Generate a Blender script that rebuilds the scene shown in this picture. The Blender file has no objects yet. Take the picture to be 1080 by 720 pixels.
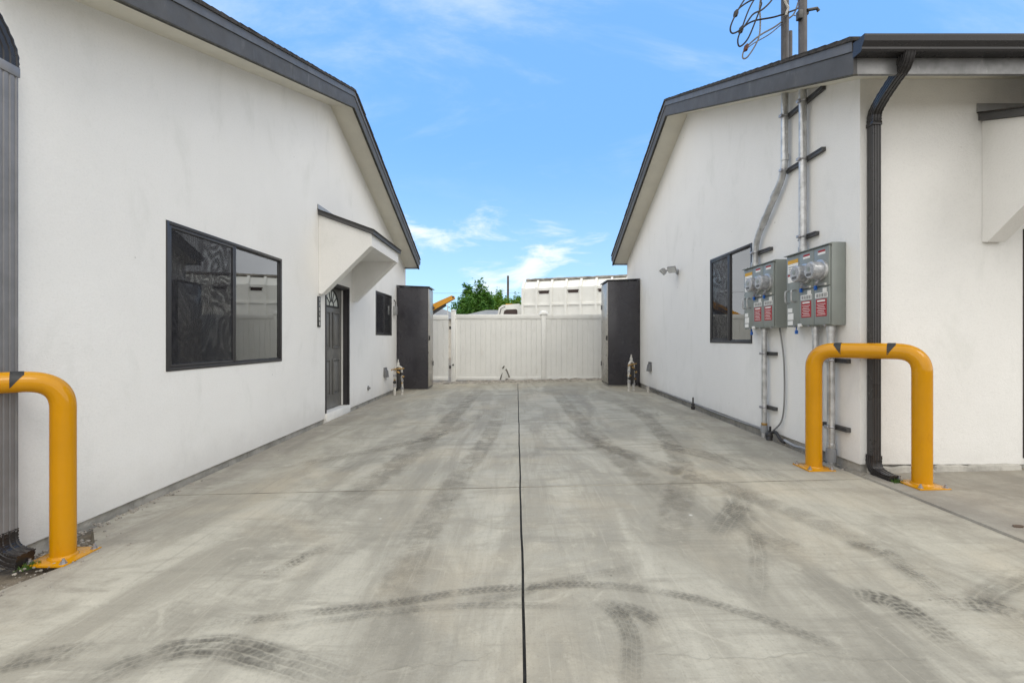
import bpy, bmesh, math, random
from mathutils import Vector, Matrix, noise
from mathutils.geometry import delaunay_2d_cdt
R = math.radians
random.seed(7)
S = bpy.context.scene
COL = S.collection

# ---------------------------------------------------------------- ground height
def zg(x, y):
    return 0.0234*(max(-6, min(6, x))-3.1) + 0.005*(max(0, min(14, y))-4.1)

# ---------------------------------------------------------------- node helpers
class NT:
    def __init__(s, tree):
        s.t = tree
    def n(s, kind, **kw):
        nd = s.t.nodes.new(kind)
        for k, v in kw.items():
            if k == 'ins':
                for kk, vv in v.items():
                    if isinstance(vv, bpy.types.NodeSocket):
                        s.t.links.new(vv, nd.inputs[kk])
                    else:
                        nd.inputs[kk].default_value = vv
            else:
                setattr(nd, k, v)
        return nd
    def math(s, op, a, b=None, c=None, clamp=False):
        nd = s.n('ShaderNodeMath', operation=op, use_clamp=clamp)
        for i, v in enumerate((a, b, c)):
            if v is None: continue
            if isinstance(v, bpy.types.NodeSocket): s.t.links.new(v, nd.inputs[i])
            else: nd.inputs[i].default_value = v
        return nd.outputs[0]
    def mix(s, fac, a, b, blend='MIX'):
        nd = s.n('ShaderNodeMix', data_type='RGBA', blend_type=blend)
        for i, v in ((0, fac), (6, a), (7, b)):
            if isinstance(v, bpy.types.NodeSocket): s.t.links.new(v, nd.inputs[i])
            elif i == 0: nd.inputs[0].default_value = v
            else: nd.inputs[i].default_value = (*v[:3], 1)
        return nd.outputs[2]
    def ramp(s, fac, stops):
        nd = s.n('ShaderNodeMapRange', interpolation_type='SMOOTHSTEP')
        s.t.links.new(fac, nd.inputs[0])
        nd.inputs[1].default_value, nd.inputs[2].default_value, nd.inputs[3].default_value, nd.inputs[4].default_value = stops
        return nd.outputs[0]
    def noise(s, vec, scale, detail=4, rough=.55, dist=0, dims='3D'):
        nd = s.n('ShaderNodeTexNoise', noise_dimensions=dims)
        s.t.links.new(vec, nd.inputs['Vector'])
        nd.inputs['Scale'].default_value = scale
        nd.inputs['Detail'].default_value = detail
        nd.inputs['Roughness'].default_value = rough
        nd.inputs['Distortion'].default_value = dist
        return nd.outputs['Fac']
    def mapping(s, vec, scale=(1, 1, 1), rot=(0, 0, 0), loc=(0, 0, 0)):
        nd = s.n('ShaderNodeMapping')
        s.t.links.new(vec, nd.inputs[0])
        nd.inputs['Scale'].default_value = scale
        nd.inputs['Rotation'].default_value = rot
        nd.inputs['Location'].default_value = loc
        return nd.outputs[0]

def new_mat(name):
    m = bpy.data.materials.new(name)
    m.use_nodes = True
    m.node_tree.nodes.clear()
    nt = NT(m.node_tree)
    out = nt.n('ShaderNodeOutputMaterial')
    return m, nt, out

def pmat(name, col, rough=.5, metal=0, var=.12, vscale=4, bump=0, bscale=80, spec=.5, dirt=None, ior=1.5):
    """principled material with a noise-driven variation of tone, roughness and bump"""
    m, nt, out = new_mat(name)
    tc = nt.n('ShaderNodeTexCoord').outputs['Object']
    f = nt.noise(tc, vscale, 6, .6)
    c0 = tuple(c*(1-var) for c in col); c1 = tuple(min(1, c*(1+var)) for c in col)
    c = nt.mix(nt.ramp(f, (.3, .7, 0, 1)), c0, c1)
    if dirt:
        f2 = nt.noise(nt.mapping(tc, (1, 1, .35)), vscale*2.7, 8, .65)
        c = nt.mix(nt.ramp(f2, (.56, .78, 0, .8)), c, dirt)
    p = nt.n('ShaderNodeBsdfPrincipled')
    m.node_tree.links.new(c, p.inputs['Base Color'])
    m.node_tree.links.new(nt.ramp(nt.noise(tc, vscale*3, 4), (.2, .8, max(0, rough-.08), min(1, rough+.08))), p.inputs['Roughness'])
    p.inputs['Metallic'].default_value = metal
    p.inputs['Specular IOR Level'].default_value = spec
    p.inputs['IOR'].default_value = ior
    if bump:
        b = nt.n('ShaderNodeBump')
        b.inputs['Strength'].default_value = bump
        b.inputs['Distance'].default_value = .01
        m.node_tree.links.new(nt.noise(tc, bscale, 5, .6), b.inputs['Height'])
        m.node_tree.links.new(b.outputs[0], p.inputs['Normal'])
    m.node_tree.links.new(p.outputs[0], out.inputs[0])
    return m

M = {}
def stucco(name, base):
    m, nt, out = new_mat(name)
    L = m.node_tree.links.new
    tc = nt.n('ShaderNodeTexCoord').outputs['Object']
    big = nt.noise(tc, .55, 5, .6, .6)
    mid = nt.noise(nt.mapping(tc, (1, 1, .45)), 2.6, 6, .65, .4)
    fine = nt.noise(tc, 60, 4, .6)
    c = nt.mix(nt.ramp(big, (.3, .7, 0, 1)), tuple(b*.955 for b in base), base)
    c = nt.mix(nt.ramp(mid, (.50, .74, 0, .75)), c, tuple(b*w for b, w in zip(base, (.875, .88, .87))))
    stk = nt.noise(nt.mapping(tc, (7, 7, .22)), 1.0, 6, .65, .5)
    c = nt.mix(nt.ramp(stk, (.55, .85, 0, .14)), c, tuple(b*w for b, w in zip(base, (.83, .82, .80))))
    c = nt.mix(nt.ramp(fine, (.45, .8, 0, .32)), c, tuple(b*.8 for b in base))
    sep = nt.n('ShaderNodeSeparateXYZ'); L(tc, sep.inputs[0])
    spl = nt.math('ADD', sep.outputs[2], nt.math('MULTIPLY', nt.noise(tc, 3.0, 6, .7), -.45))
    c = nt.mix(nt.ramp(spl, (-.35, .10, .30, 0)), c, (.46, .44, .41))
    dots = nt.n('ShaderNodeTexVoronoi'); L(tc, dots.inputs['Vector']); dots.inputs['Scale'].default_value = 2.3
    c = nt.mix(nt.ramp(dots.outputs['Distance'], (.012, .03, .55, 0)), c, (.33, .32, .3))
    p = nt.n('ShaderNodeBsdfPrincipled')
    L(c, p.inputs['Base Color']); p.inputs['Roughness'].default_value = .9
    p.inputs['Specular IOR Level'].default_value = .2
    h = nt.math('ADD', nt.math('MULTIPLY', nt.noise(nt.mapping(tc, (1, .62, 1.35)), 62, 6, .72, .6), .8), nt.math('MULTIPLY', nt.noise(tc, 5, 3), .9))
    b = nt.n('ShaderNodeBump'); b.inputs['Strength'].default_value = .42; b.inputs['Distance'].default_value = .012
    L(h, b.inputs['Height']); L(b.outputs[0], p.inputs['Normal'])
    L(p.outputs[0], out.inputs[0])
    return m

def concrete(name, base, dark):
    m, nt, out = new_mat(name)
    L = m.node_tree.links.new
    tc = nt.n('ShaderNodeTexCoord').outputs['Object']
    flow = nt.noise(nt.mapping(tc, (1.5, .36, 1), (0, 0, R(-9))), 1.0, 7, .62, 1.2)
    diag = nt.noise(nt.mapping(tc, (.7, 2.6, 1), (0, 0, R(32))), 1.3, 8, .66, 1.6)
    swirl = nt.noise(nt.mapping(tc, (1, 1, 1), (0, 0, 0), (3, 8, 0)), 2.2, 9, .68, 3.2)
    fine = nt.noise(tc, 90, 5, .7)
    tint = nt.noise(tc, .8, 4, .6, .5)
    c = nt.mix(nt.ramp(flow, (.38, .62, 0, 1)), dark, base)
    c = nt.mix(nt.ramp(diag, (.46, .68, 0, .75)), c, tuple(d*.86 for d in dark))
    stain = nt.noise(nt.mapping(tc, (.9, .45, 1), (0, 0, R(20)), (7, 3, 0)), 1.5, 8, .64, 1.0)
    c = nt.mix(nt.ramp(stain, (.50, .74, 0, .75)), c, tuple(d*.70 for d in dark))
    c = nt.mix(nt.ramp(swirl, (.54, .74, 0, .5)), c, tuple(min(1, b*1.22) for b in base))
    c = nt.mix(nt.ramp(swirl, (.26, .42, .4, 0)), c, tuple(d*.82 for d in dark))
    c = nt.mix(nt.ramp(tint, (.45, .75, 0, .5)), c, (base[0]*1.10, base[1]*.99, base[2]*.86))
    for (sx, sy, rot, lo, hi, amt, k) in ((30, 1.0, 14, .54, .74, .42, 1.26), (1.6, 26, -24, .54, .76, .42, .76), (14, .6, -6, .52, .72, .40, .80), (3.0, 34, 38, .56, .76, .34, 1.22), (44, 3, 46, .55, .76, .34, .78)):
        scr = nt.noise(nt.mapping(tc, (sx, sy, 1), (0, 0, R(rot)), (sx, sy*3, 0)), 1.0, 6, .68, .9)
        c = nt.mix(nt.ramp(scr, (lo, hi, 0, amt)), c, tuple(min(1, d*k*(1.25 if k > 1 else 1)) for d in dark))
    # faint prints of turning tyres: curved fine bars where the noise lets them show
    wv = nt.n('ShaderNodeTexWave', wave_type='RINGS', rings_direction='Z')
    L(nt.mapping(tc, (1, 1, 1), (0, 0, 0), (-1.2, 1.5, 0)), wv.inputs[0]); wv.inputs['Scale'].default_value = 7.5; wv.inputs['Distortion'].default_value = 5.5; wv.inputs['Detail'].default_value = 2; wv.inputs['Detail Scale'].default_value = .6
    wm = nt.math('MULTIPLY', nt.ramp(wv.outputs['Fac'], (.35, .75, 0, 1)), nt.ramp(nt.noise(tc, 1.1, 6, .66, .8), (.52, .72, 0, .26)))
    c = nt.mix(wm, c, tuple(d*.72 for d in dark))
    gr = nt.noise(tc, 28, 8, .75)
    c = nt.mix(nt.ramp(gr, (.52, .76, 0, .4)), c, tuple(d*.70 for d in dark))
    c = nt.mix(nt.ramp(fine, (.5, .78, 0, .45)), c, tuple(d*.62 for d in dark))
    c = nt.mix(nt.ramp(fine, (.22, .42, .3, 0)), c, tuple(min(1, b*1.2) for b in base))
    sep = nt.n('ShaderNodeSeparateXYZ'); L(tc, sep.inputs[0])
    # wheel-track grime running down both lanes and a patchy darker brown towards the walls
    wob = nt.math('MULTIPLY', nt.math('SUBTRACT', nt.noise(nt.mapping(tc, (.6, .3, 1)), 1, 4), .5), .9)
    ax = nt.math('ADD', nt.math('ABSOLUTE', nt.math('SUBTRACT', sep.outputs[0], .1)), wob)
    edge = nt.ramp(ax, (2.35, 3.05, 0, .6))
    c = nt.mix(nt.math('MULTIPLY', edge, nt.ramp(nt.noise(tc, 3.5, 7, .7), (.3, .65, .2, 1))), c, (.215, .19, .16))
    tr = nt.math('ABSOLUTE', nt.math('SUBTRACT', ax, 1.05))
    c = nt.mix(nt.math('MULTIPLY', nt.ramp(tr, (.0, .42, .42, 0)), nt.ramp(nt.noise(nt.mapping(tc, (2, .35, 1)), 1.4, 6, .6, .7), (.38, .66, 0, 1))), c, tuple(d*.74 for d in dark))
    spots = nt.n('ShaderNodeTexVoronoi'); L(tc, spots.inputs['Vector']); spots.inputs['Scale'].default_value = 2.6
    c = nt.mix(nt.ramp(spots.outputs['Distance'], (.014, .034, .75, 0)), c, (.06, .055, .05))
    spots2 = nt.n('ShaderNodeTexVoronoi'); L(nt.mapping(tc, (1, 1, 1), (0, 0, .4), (5, 2, 0)), spots2.inputs['Vector']); spots2.inputs['Scale'].default_value = 1.7
    c = nt.mix(nt.ramp(spots2.outputs['Distance'], (.01, .03, .8, 0)), c, (.62, .6, .56))
    p = nt.n('ShaderNodeBsdfPrincipled')
    L(c, p.inputs['Base Color'])
    L(nt.ramp(swirl, (.3, .7, .62, .85)), p.inputs['Roughness'])
    p.inputs['Specular IOR Level'].default_value = .35
    b = nt.n('ShaderNodeBump'); b.inputs['Strength'].default_value = .3; b.inputs['Distance'].default_value = .006
    L(nt.math('ADD', nt.noise(tc, 55, 7, .7), nt.math('MULTIPLY', swirl, .9)), b.inputs['Height']); L(b.outputs[0], p.inputs['Normal'])
    L(p.outputs[0], out.inputs[0])
    return m

def glass_mat(name, tint, ior=1.9, boost=.06):
    m, nt, out = new_mat(name)
    L = m.node_tree.links.new
    tr = nt.n('ShaderNodeBsdfTransparent'); tr.inputs[0].default_value = (*tint, 1)
    gl = nt.n('ShaderNodeBsdfGlossy'); gl.inputs['Roughness'].default_value = .01; gl.inputs[0].default_value = (.93, .95, .96, 1)
    tc = nt.n('ShaderNodeTexCoord').outputs['Object']
    b = nt.n('ShaderNodeBump'); b.inputs['Strength'].default_value = .02; b.inputs['Distance'].default_value = .02
    L(nt.noise(tc, 2.2, 1), b.inputs['Height']); L(b.outputs[0], gl.inputs['Normal'])
    fr = nt.n('ShaderNodeFresnel'); fr.inputs[0].default_value = ior
    mx = nt.n('ShaderNodeMixShader')
    L(nt.math('ADD', fr.outputs[0], boost, clamp=True), mx.inputs[0]); L(tr.outputs[0], mx.inputs[1]); L(gl.outputs[0], mx.inputs[2])
    L(mx.outputs[0], out.inputs[0])
    return m

def screen_mat(name):
    m, nt, out = new_mat(name)
    L = m.node_tree.links.new
    tc = nt.n('ShaderNodeTexCoord').outputs['Object']
    cont = nt.math('FRACT', nt.math('MULTIPLY', nt.noise(nt.mapping(tc, (1, 1, .62)), 2.6, 1.5, .5, .6), 17))
    cont = nt.math('PINGPONG', nt.math('MULTIPLY', cont, 2), 1)
    df = nt.n('ShaderNodeBsdfDiffuse'); df.inputs[0].default_value = (.055, .055, .06, 1)
    tr = nt.n('ShaderNodeBsdfTransparent')
    mx = nt.n('ShaderNodeMixShader')
    L(nt.ramp(cont, (.1, .9, .22, .47)), mx.inputs[0]); L(tr.outputs[0], mx.inputs[1]); L(df.outputs[0], mx.inputs[2])
    L(mx.outputs[0], out.inputs[0])
    return m

def tyre_mat(name, strength, bars, col=(.10, .095, .082), tread=.35):
    m, nt, out = new_mat(name)
    L = m.node_tree.links.new
    uv = nt.n('ShaderNodeUVMap').outputs[0]
    tco = nt.n('ShaderNodeTexCoord').outputs['Object']
    sep = nt.n('ShaderNodeSeparateXYZ'); L(uv, sep.inputs[0])
    u, v = sep.outputs[0], sep.outputs[1]
    u = nt.math('ADD', u, nt.math('MULTIPLY', nt.math('SUBTRACT', nt.noise(tco, 9, 5, .65), .5), .22))
    edge = nt.math('MULTIPLY', nt.ramp(u, (.02, .24, 0, 1)), nt.ramp(u, (.76, .98, 1, 0)))
    rib = nt.ramp(nt.math('ABSOLUTE', nt.math('SUBTRACT', nt.math('FRACT', nt.math('MULTIPLY', u, bars)), .5)), (.34, .48, 1, .30))
    lug = nt.math('FRACT', nt.math('ADD', nt.math('MULTIPLY', v, 30), nt.math('MULTIPLY', nt.math('PINGPONG', nt.math('MULTIPLY', u, 3), 1), .7)))
    lug = nt.ramp(nt.math('ABSOLUTE', nt.math('SUBTRACT', lug, .5)), (.18, .44, 1, 1-tread))
    a = nt.math('MULTIPLY', edge, nt.math('MULTIPLY', rib, lug))
    br = nt.ramp(nt.noise(tco, 7, 7, .65, .8), (.30, .62, (.16 if strength > .6 else .08), 1))
    g = nt.ramp(nt.noise(tco, 45, 4, .7), (.25, .6, .45, 1))
    at = nt.n('ShaderNodeAttribute', attribute_name='fade').outputs['Fac']
    a = nt.math('MULTIPLY', nt.math('MULTIPLY', a, br), nt.math('MULTIPLY', nt.math('MULTIPLY', at, g), strength), clamp=True)
    p = nt.n('ShaderNodeBsdfDiffuse'); p.inputs[0].default_value = (*col, 1)
    tr = nt.n('ShaderNodeBsdfTransparent'); mx = nt.n('ShaderNodeMixShader')
    L(a, mx.inputs[0]); L(tr.outputs[0], mx.inputs[1]); L(p.outputs[0], mx.inputs[2]); L(mx.outputs[0], out.inputs[0])
    return m

def leaf_mat(name, c0, c1):
    m, nt, out = new_mat(name)
    L = m.node_tree.links.new
    tc = nt.n('ShaderNodeTexCoord').outputs['Object']
    c = nt.mix(nt.ramp(nt.noise(tc, 1.6, 4), (.35, .65, 0, 1)), c0, c1)
    p = nt.n('ShaderNodeBsdfPrincipled'); L(c, p.inputs['Base Color']); p.inputs['Roughness'].default_value = .5
    tl = nt.n('ShaderNodeBsdfTranslucent'); L(c, tl.inputs[0])
    mx = nt.n('ShaderNodeMixShader'); mx.inputs[0].default_value = .3
    L(p.outputs[0], mx.inputs[1]); L(tl.outputs[0], mx.inputs[2]); L(mx.outputs[0], out.inputs[0])
    return m

M['stucco'] = stucco('white_stucco', (.84, .83, .808))
M['soffit'] = pmat('soffit_paint', (.70, .67, .58), .8, 0, .04, 3, .15, 60)
M['foundation'] = pmat('foundation_concrete', (.42, .405, .37), .9, 0, .25, 5, .8, 30, dirt=(.14, .125, .105))
M['concrete'] = concrete('driveway_concrete', (.47, .443, .366), (.325, .302, .246))
M['walk'] = concrete('walkway_concrete', (.38, .36, .31), (.29, .275, .238))
M['joint'] = pmat('joint_filler', (.055, .052, .043), .9, 0, .4, 20, .5, 60)
M['sawcut'] = pmat('saw_cut_dust', (.30, .28, .235), .9, 0, .5, 1.3, .4, 50)
M['dirt'] = pmat('dirt', (.20, .17, .13), .95, 0, .45, 9, .9, 40, dirt=(.36, .34, .31))
M['rubble'] = pmat('rubble', (.30, .275, .24), .95, 0, .4, 12, 1, 30, dirt=(.16, .145, .12))
M['fascia'] = pmat('fascia_paint', (.088, .087, .088), .6, 0, .12, 3, .1, 40, spec=.25, dirt=(.16, .158, .155))
M['trim'] = pmat('roof_edge_metal', (.115, .116, .122), .5, 0, .12, 5, spec=.35)
M['eave'] = pmat('eave_board', (.22, .22, .222), .42, .3, .25, 6, .1, 20, dirt=(.40, .40, .40))
M['shingle'] = pmat('roof_shingle', (.045, .04, .036), .95, 0, .5, 18, 1, 40)
M['gutter'] = pmat('gutter_metal', (.026, .024, .025), .26, .1, .08, 2)
M['downspout_dark'] = pmat('dark_downspout_metal', (.05, .048, .049), .3, .15, .08, 2)
M['downspout_grey'] = pmat('grey_downspout_metal', (.20, .20, .21), .42, .2, .12, 5, dirt=(.25, .245, .23))
M['frame'] = pmat('bronze_window_frame', (.045, .044, .046), .4, .1, .1, 6)
M['glass'] = glass_mat('window_glass', (.82, .86, .85), 2.2, .15)
M['screen'] = screen_mat('insect_screen')
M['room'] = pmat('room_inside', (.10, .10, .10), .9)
M['curtain'] = pmat('curtain', (.74, .80, .78), .9, 0, .1, 8)
M['door'] = pmat('door_paint', (.14, .137, .13), .4, 0, .1, 3)
M['doorframe'] = pmat('door_jamb_paint', (.030, .027, .030), .5)
M['fanglass'] = pmat('frosted_fan_glass', (.52, .55, .53), .18, 0, .2, 10)
M['came'] = pmat('lead_came', (.02, .02, .02), .5)
M['white'] = pmat('white_paint', (.76, .75, .72), .6, 0, .06, 5)
M['vinyl'] = pmat('white_vinyl', (.86, .855, .82), .45, 0, .03, 2, dirt=(.76, .74, .69))
M['torn'] = pmat('torn_edge', (.17, .16, .14), .9, 0, .5, 14)
M['cabinet'] = pmat('black_cabinet_steel', (.042, .040, .047), .26, .0, .08, .9, .12, 1.6)
M['cabinet_side'] = pmat('cabinet_side_sheen', (.36, .34, .31), .32, .6, .15, 2)  # pale grey-tan puts the grazing reflection of fence and wall into the colour
M['meterbox'] = pmat('meter_box_grey', (.245, .265, .25), .42, .1, .05, 4)
M['meterbox_seam'] = pmat('meter_box_seam', (.03, .03, .03), .7)
M['galv'] = pmat('galvanised_pipe', (.52, .525, .53), .36, .6, .25, 9, .1, 50, dirt=(.22, .2, .18))
M['masttop'] = pmat('painted_mast', (.09, .085, .088), .5, .3, .12, 6)
M['strut'] = pmat('strut_steel', (.10, .10, .10), .5, .6, .2, 12)
M['pvc'] = pmat('grey_pvc', (.28, .29, .31), .5)
M['cable'] = pmat('black_cable', (.03, .028, .028), .6)
M['greycable'] = pmat('grey_cable', (.22, .22, .22), .6)
M['copper'] = pmat('copper_clamp', (.14, .06, .04), .5, .4)
M['yellow'] = pmat('safety_yellow_paint', (.54, .245, .001), .12, 0, .06, 2, .04, 14, spec=.38, dirt=(.40, .15, .004))
M['blacktape'] = pmat('black_tape', (.025, .025, .025), .55, 0, .3, 30, .3, 90)
M['bolt'] = pmat('bolt_steel', (.42, .42, .45), .35, .8)
M['brass'] = pmat('brass_valve', (.42, .26, .09), .38, .7, .3, 20)
M['wrap'] = pmat('white_pipe_wrap', (.52, .50, .46), .7, 0, .35, 22, .8, 40, dirt=(.10, .085, .07))
M['ventgrey'] = pmat('grey_vent', (.20, .20, .20), .5, .2)
M['lamp'] = pmat('grey_lamp_housing', (.34, .34, .34), .4, .3)
M['lens'] = pmat('lamp_lens', (.62, .63, .63), .2)
M['red'] = pmat('red_label', (.36, .02, .025), .55, 0, .1, 30)
M['paper'] = pmat('white_label', (.78, .77, .74), .6, 0, .06, 20)
M['amber'] = pmat('amber_label', (.66, .36, .03), .55)
M['ink'] = pmat('label_ink', (.10, .10, .10), .7)
M['blue'] = pmat('blue_seal', (.01, .12, .5), .4)
M['meterglass'] = pmat('meter_dome', (.36, .37, .39), .22, .2, .25, 22)
M['plaque'] = pmat('plaque_black', (.035, .035, .036), .45)
M['trailer'] = pmat('trailer_white', (.84, .835, .79), .5, 0, .05, 1.2, dirt=(.70, .68, .62))
M['tarp'] = pmat('rolled_tarp', (.24, .22, .19), .8, 0, .4, 3)
M['slot'] = pmat('slot_dark', (.06, .04, .035), .7)
M['rubber'] = pmat('tyre_rubber', (.025, .025, .025), .8)
M['boom'] = pmat('boom_yellow', (.62, .28, .015), .4, 0, .12, 1.5)
M['pole'] = pmat('pole_wood', (.085, .06, .045), .9, 0, .3, 4)
M['greyroof'] = pmat('grey_shingle_roof', (.24, .245, .25), .9, 0, .15, 2, .6, 9)
M['beigewall'] = pmat('beige_wall', (.5, .47, .42), .85)
M['bark'] = pmat('bark', (.10, .07, .05), .9, 0, .3, 6, 1, 14)
M['leaf_a'] = leaf_mat('deep_leaf', (.05, .16, .018), (.11, .24, .03))
M['leaf_b'] = leaf_mat('bright_leaf', (.09, .22, .018), (.18, .32, .03))
M['grass'] = leaf_mat('moss', (.05, .12, .02), (.12, .2, .04))

# ---------------------------------------------------------------- mesh helpers
def FL(xw):   # wall in a plane of constant x whose outside looks to +x : u = y
    return lambda u, n, z: Vector((xw+n, u, z))
def FR(xw):   # outside looks to -x
    return lambda u, n, z: Vector((xw-n, u, z))
def FF(yw):   # outside looks to -y : u = x
    return lambda u, n, z: Vector((u, yw-n, z))
W = lambda a, b, c: Vector((a, b, c))

class MB:
    def __init__(s):
        s.bm = bmesh.new()
        s.uv = None
    def face(s, pts):
        vs = [s.bm.verts.new(p) for p in pts]
        return s.bm.faces.new(vs)
    def box(s, a0, a1, b0, b1, c0, c1, F=W, bev=0):
        t = bmesh.new()
        vs = [t.verts.new(F(a, b, c)) for a in (a0, a1) for b in (b0, b1) for c in (c0, c1)]
        for f in ((0, 1, 3, 2), (4, 6, 7, 5), (0, 4, 5, 1), (2, 3, 7, 6), (0, 2, 6, 4), (1, 5, 7, 3)):
            t.faces.new([vs[i] for i in f])
        bmesh.ops.recalc_face_normals(t, faces=t.faces)
        if bev:
            bmesh.ops.bevel(t, geom=t.edges[:], offset=bev, segments=2, affect='EDGES', profile=.5)
        s.merge(t)
    def merge(s, t):
        me = bpy.data.meshes.new('tmp'); t.to_mesh(me); t.free()
        s.bm.from_mesh(me); bpy.data.meshes.remove(me)
    def loft(s, rings, caps=True, closed=True):
        R_ = [[s.bm.verts.new(p) for p in r] for r in rings]
        n = len(R_[0])
        for i in range(len(R_)-1):
            for j in range(n if closed else n-1):
                k = (j+1) % n
                s.bm.faces.new((R_[i][j], R_[i][k], R_[i+1][k], R_[i+1][j]))
        if caps and closed:
            s.bm.faces.new(R_[0]); s.bm.faces.new(R_[-1])
    def prism(s, poly, a0, a1, F=W, order='nz'):
        """poly in two of the frame's axes, extruded along the third (order names the poly's axes)"""
        def P(p, a):
            if order == 'nz': return F(a, p[0], p[1])
            if order == 'uz': return F(p[0], a, p[1])
            return F(p[0], p[1], a)
        s.loft([[P(p, a0) for p in poly], [P(p, a1) for p in poly]])
    def tube(s, pts, r, n=12, caps=True):
        pts = [Vector(p) for p in pts]
        rs = r if isinstance(r, (list, tuple)) else [r]*len(pts)
        rings = []; nrm = None
        for i, p in enumerate(pts):
            t = (pts[min(i+1, len(pts)-1)]-pts[max(i-1, 0)]).normalized()
            if nrm is None:
                nrm = t.orthogonal().normalized()
            nrm = (nrm - t*nrm.dot(t)).normalized()
            b = t.cross(nrm)
            rings.append([p+(nrm*math.cos(2*math.pi*k/n)+b*math.sin(2*math.pi*k/n))*rs[i] for k in range(n)])
        s.loft(rings, caps)
    def sweep(s, pts, prof, ref, scl=None):
        pts = [Vector(p) for p in pts]; ref = Vector(ref); rings = []
        for i, p in enumerate(pts):
            t = (pts[min(i+1, len(pts)-1)]-pts[max(i-1, 0)]).normalized()
            nn = t.cross(ref).normalized(); k = scl[i] if scl else 1
            rings.append([p+ref*a*k+nn*b*k for a, b in prof])
        s.loft(rings)
    def lathe(s, prof, F, u, z, n=24):
        """profile of (radius, n) round the wall normal at (u, z)"""
        s.loft([[F(u+r*math.cos(2*math.pi*k/n), d, z+r*math.sin(2*math.pi*k/n)) for k in range(n)] for r, d in prof])
    def ball(s, c, r, sub=2, sc=(1, 1, 1)):
        t = bmesh.new(); bmesh.ops.create_icosphere(t, subdivisions=sub, radius=r)
        for v in t.verts: v.co = Vector((v.co.x*sc[0], v.co.y*sc[1], v.co.z*sc[2]))+Vector(c)
        s.merge(t)
    def holed(s, outline, holes, n0, n1, F):
        """plate in the (u,z) plane of the frame with openings, between depths n0 and n1"""
        vs = [Vector(p) for p in outline]; es = [(i, (i+1) % len(outline)) for i in range(len(outline))]
        loops = [list(range(len(outline)))]
        for (u0, u1, z0, z1) in holes:
            b = len(vs); vs += [Vector(p) for p in ((u0, z0), (u1, z0), (u1, z1), (u0, z1))]
            es += [(b+i, b+(i+1) % 4) for i in range(4)]; loops.append([b, b+1, b+2, b+3])
        ov, oe, of, *_ = delaunay_2d_cdt(vs, es, [], 0, 1e-6)
        def inside(p, poly):
            c = False
            for i in range(len(poly)):
                a, b = poly[i], poly[i-1]
                if (a[1] > p[1]) != (b[1] > p[1]) and p[0] < (b[0]-a[0])*(p[1]-a[1])/(b[1]-a[1])+a[0]: c = not c
            return c
        A = [s.bm.verts.new(F(v.x, n0, v.y)) for v in ov]; B = [s.bm.verts.new(F(v.x, n1, v.y)) for v in ov]
        for f in of:
            c = sum((ov[i] for i in f), Vector((0, 0)))/len(f)
            if not inside(c, outline): continue
            if any(u0 < c.x < u1 and z0 < c.y < z1 for u0, u1, z0, z1 in holes): continue
            s.bm.faces.new([A[i] for i in f]); s.bm.faces.new([B[i] for i in f])
        for lp in loops:
            for i in range(len(lp)):
                a, b = lp[i], lp[(i+1) % len(lp)]
                s.bm.faces.new((A[a], A[b], B[b], B[a]))
    def ring(s, u0, u1, z0, z1, w, n0, n1, F, bev=0):
        """rectangular frame: two full-height stiles, rails butted between them"""
        s.box(u0, u0+w, n0, n1, z0, z1, F, bev); s.box(u1-w, u1, n0, n1, z0, z1, F, bev)
        s.box(u0+w, u1-w, n0, n1, z0, z0+w, F, bev); s.box(u0+w, u1-w, n0, n1, z1-w, z1, F, bev)
    def build(s, name, mat, parent=None, smooth=True, label=None, mats=None):
        bmesh.ops.recalc_face_normals(s.bm, faces=s.bm.faces)
        off = Vector((0, 0, 0)); q = parent
        while q is not None:
            off += q.location; q = q.parent
        if off.length:
            bmesh.ops.translate(s.bm, verts=s.bm.verts, vec=-off)
        me = bpy.data.meshes.new(name); s.bm.to_mesh(me); s.bm.free()
        me.materials.append(mat)
        for m in (mats or []): me.materials.append(m)
        if smooth:
            for p in me.polygons: p.use_smooth = True
            me.set_sharp_from_angle(angle=R(32))
        o = bpy.data.objects.new(name, me); COL.objects.link(o)
        if parent is not None: o.parent = parent
        if label: o['label'] = label
        return o

def thing(name, label, cat, loc=(0, 0, 0), group=None):
    o = bpy.data.objects.new(name, None); COL.objects.link(o)
    o.empty_display_size = .2; o.location = loc
    return tag(o, label, cat, group)
def tag(o, label, cat, group=None):
    o['label'] = label; o['category'] = cat
    if group: o['group'] = group
    return o
def struct(o, kind='structure'):
    o['kind'] = kind; return o
def copy_tree(o, parent=None):
    c = o.copy(); COL.objects.link(c)
    if parent is not None:
        c.parent = parent
    for ch in [x for x in COL.objects if x.parent == o]: copy_tree(ch, c)
    return c
def spline(pts, n=8):
    pts = [Vector(p) for p in pts]; out = []
    for i in range(len(pts)-1):
        p0 = pts[max(i-1, 0)]; p1 = pts[i]; p2 = pts[i+1]; p3 = pts[min(i+2, len(pts)-1)]
        for k in range(n):
            t = k/n
            out.append(.5*((2*p1)+(p2-p0)*t+(2*p0-5*p1+4*p2-p3)*t*t+(3*p1-p0-3*p2+p3)*t**3))
    out.append(pts[-1]); return out
def fillet(pts, r, n=8):
    """polyline with rounded corners of radius about r"""
    pts = [Vector(p) for p in pts]; out = [pts[0]]
    for i in range(1, len(pts)-1):
        a = (pts[i-1]-pts[i]).normalized(); b = (pts[i+1]-pts[i]).normalized()
        p, q = pts[i]+a*r, pts[i]+b*r
        for k in range(n+1):
            t = k/n; out.append(p*(1-t)**2+pts[i]*2*t*(1-t)+q*t*t)
    out.append(pts[-1]); return out

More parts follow.
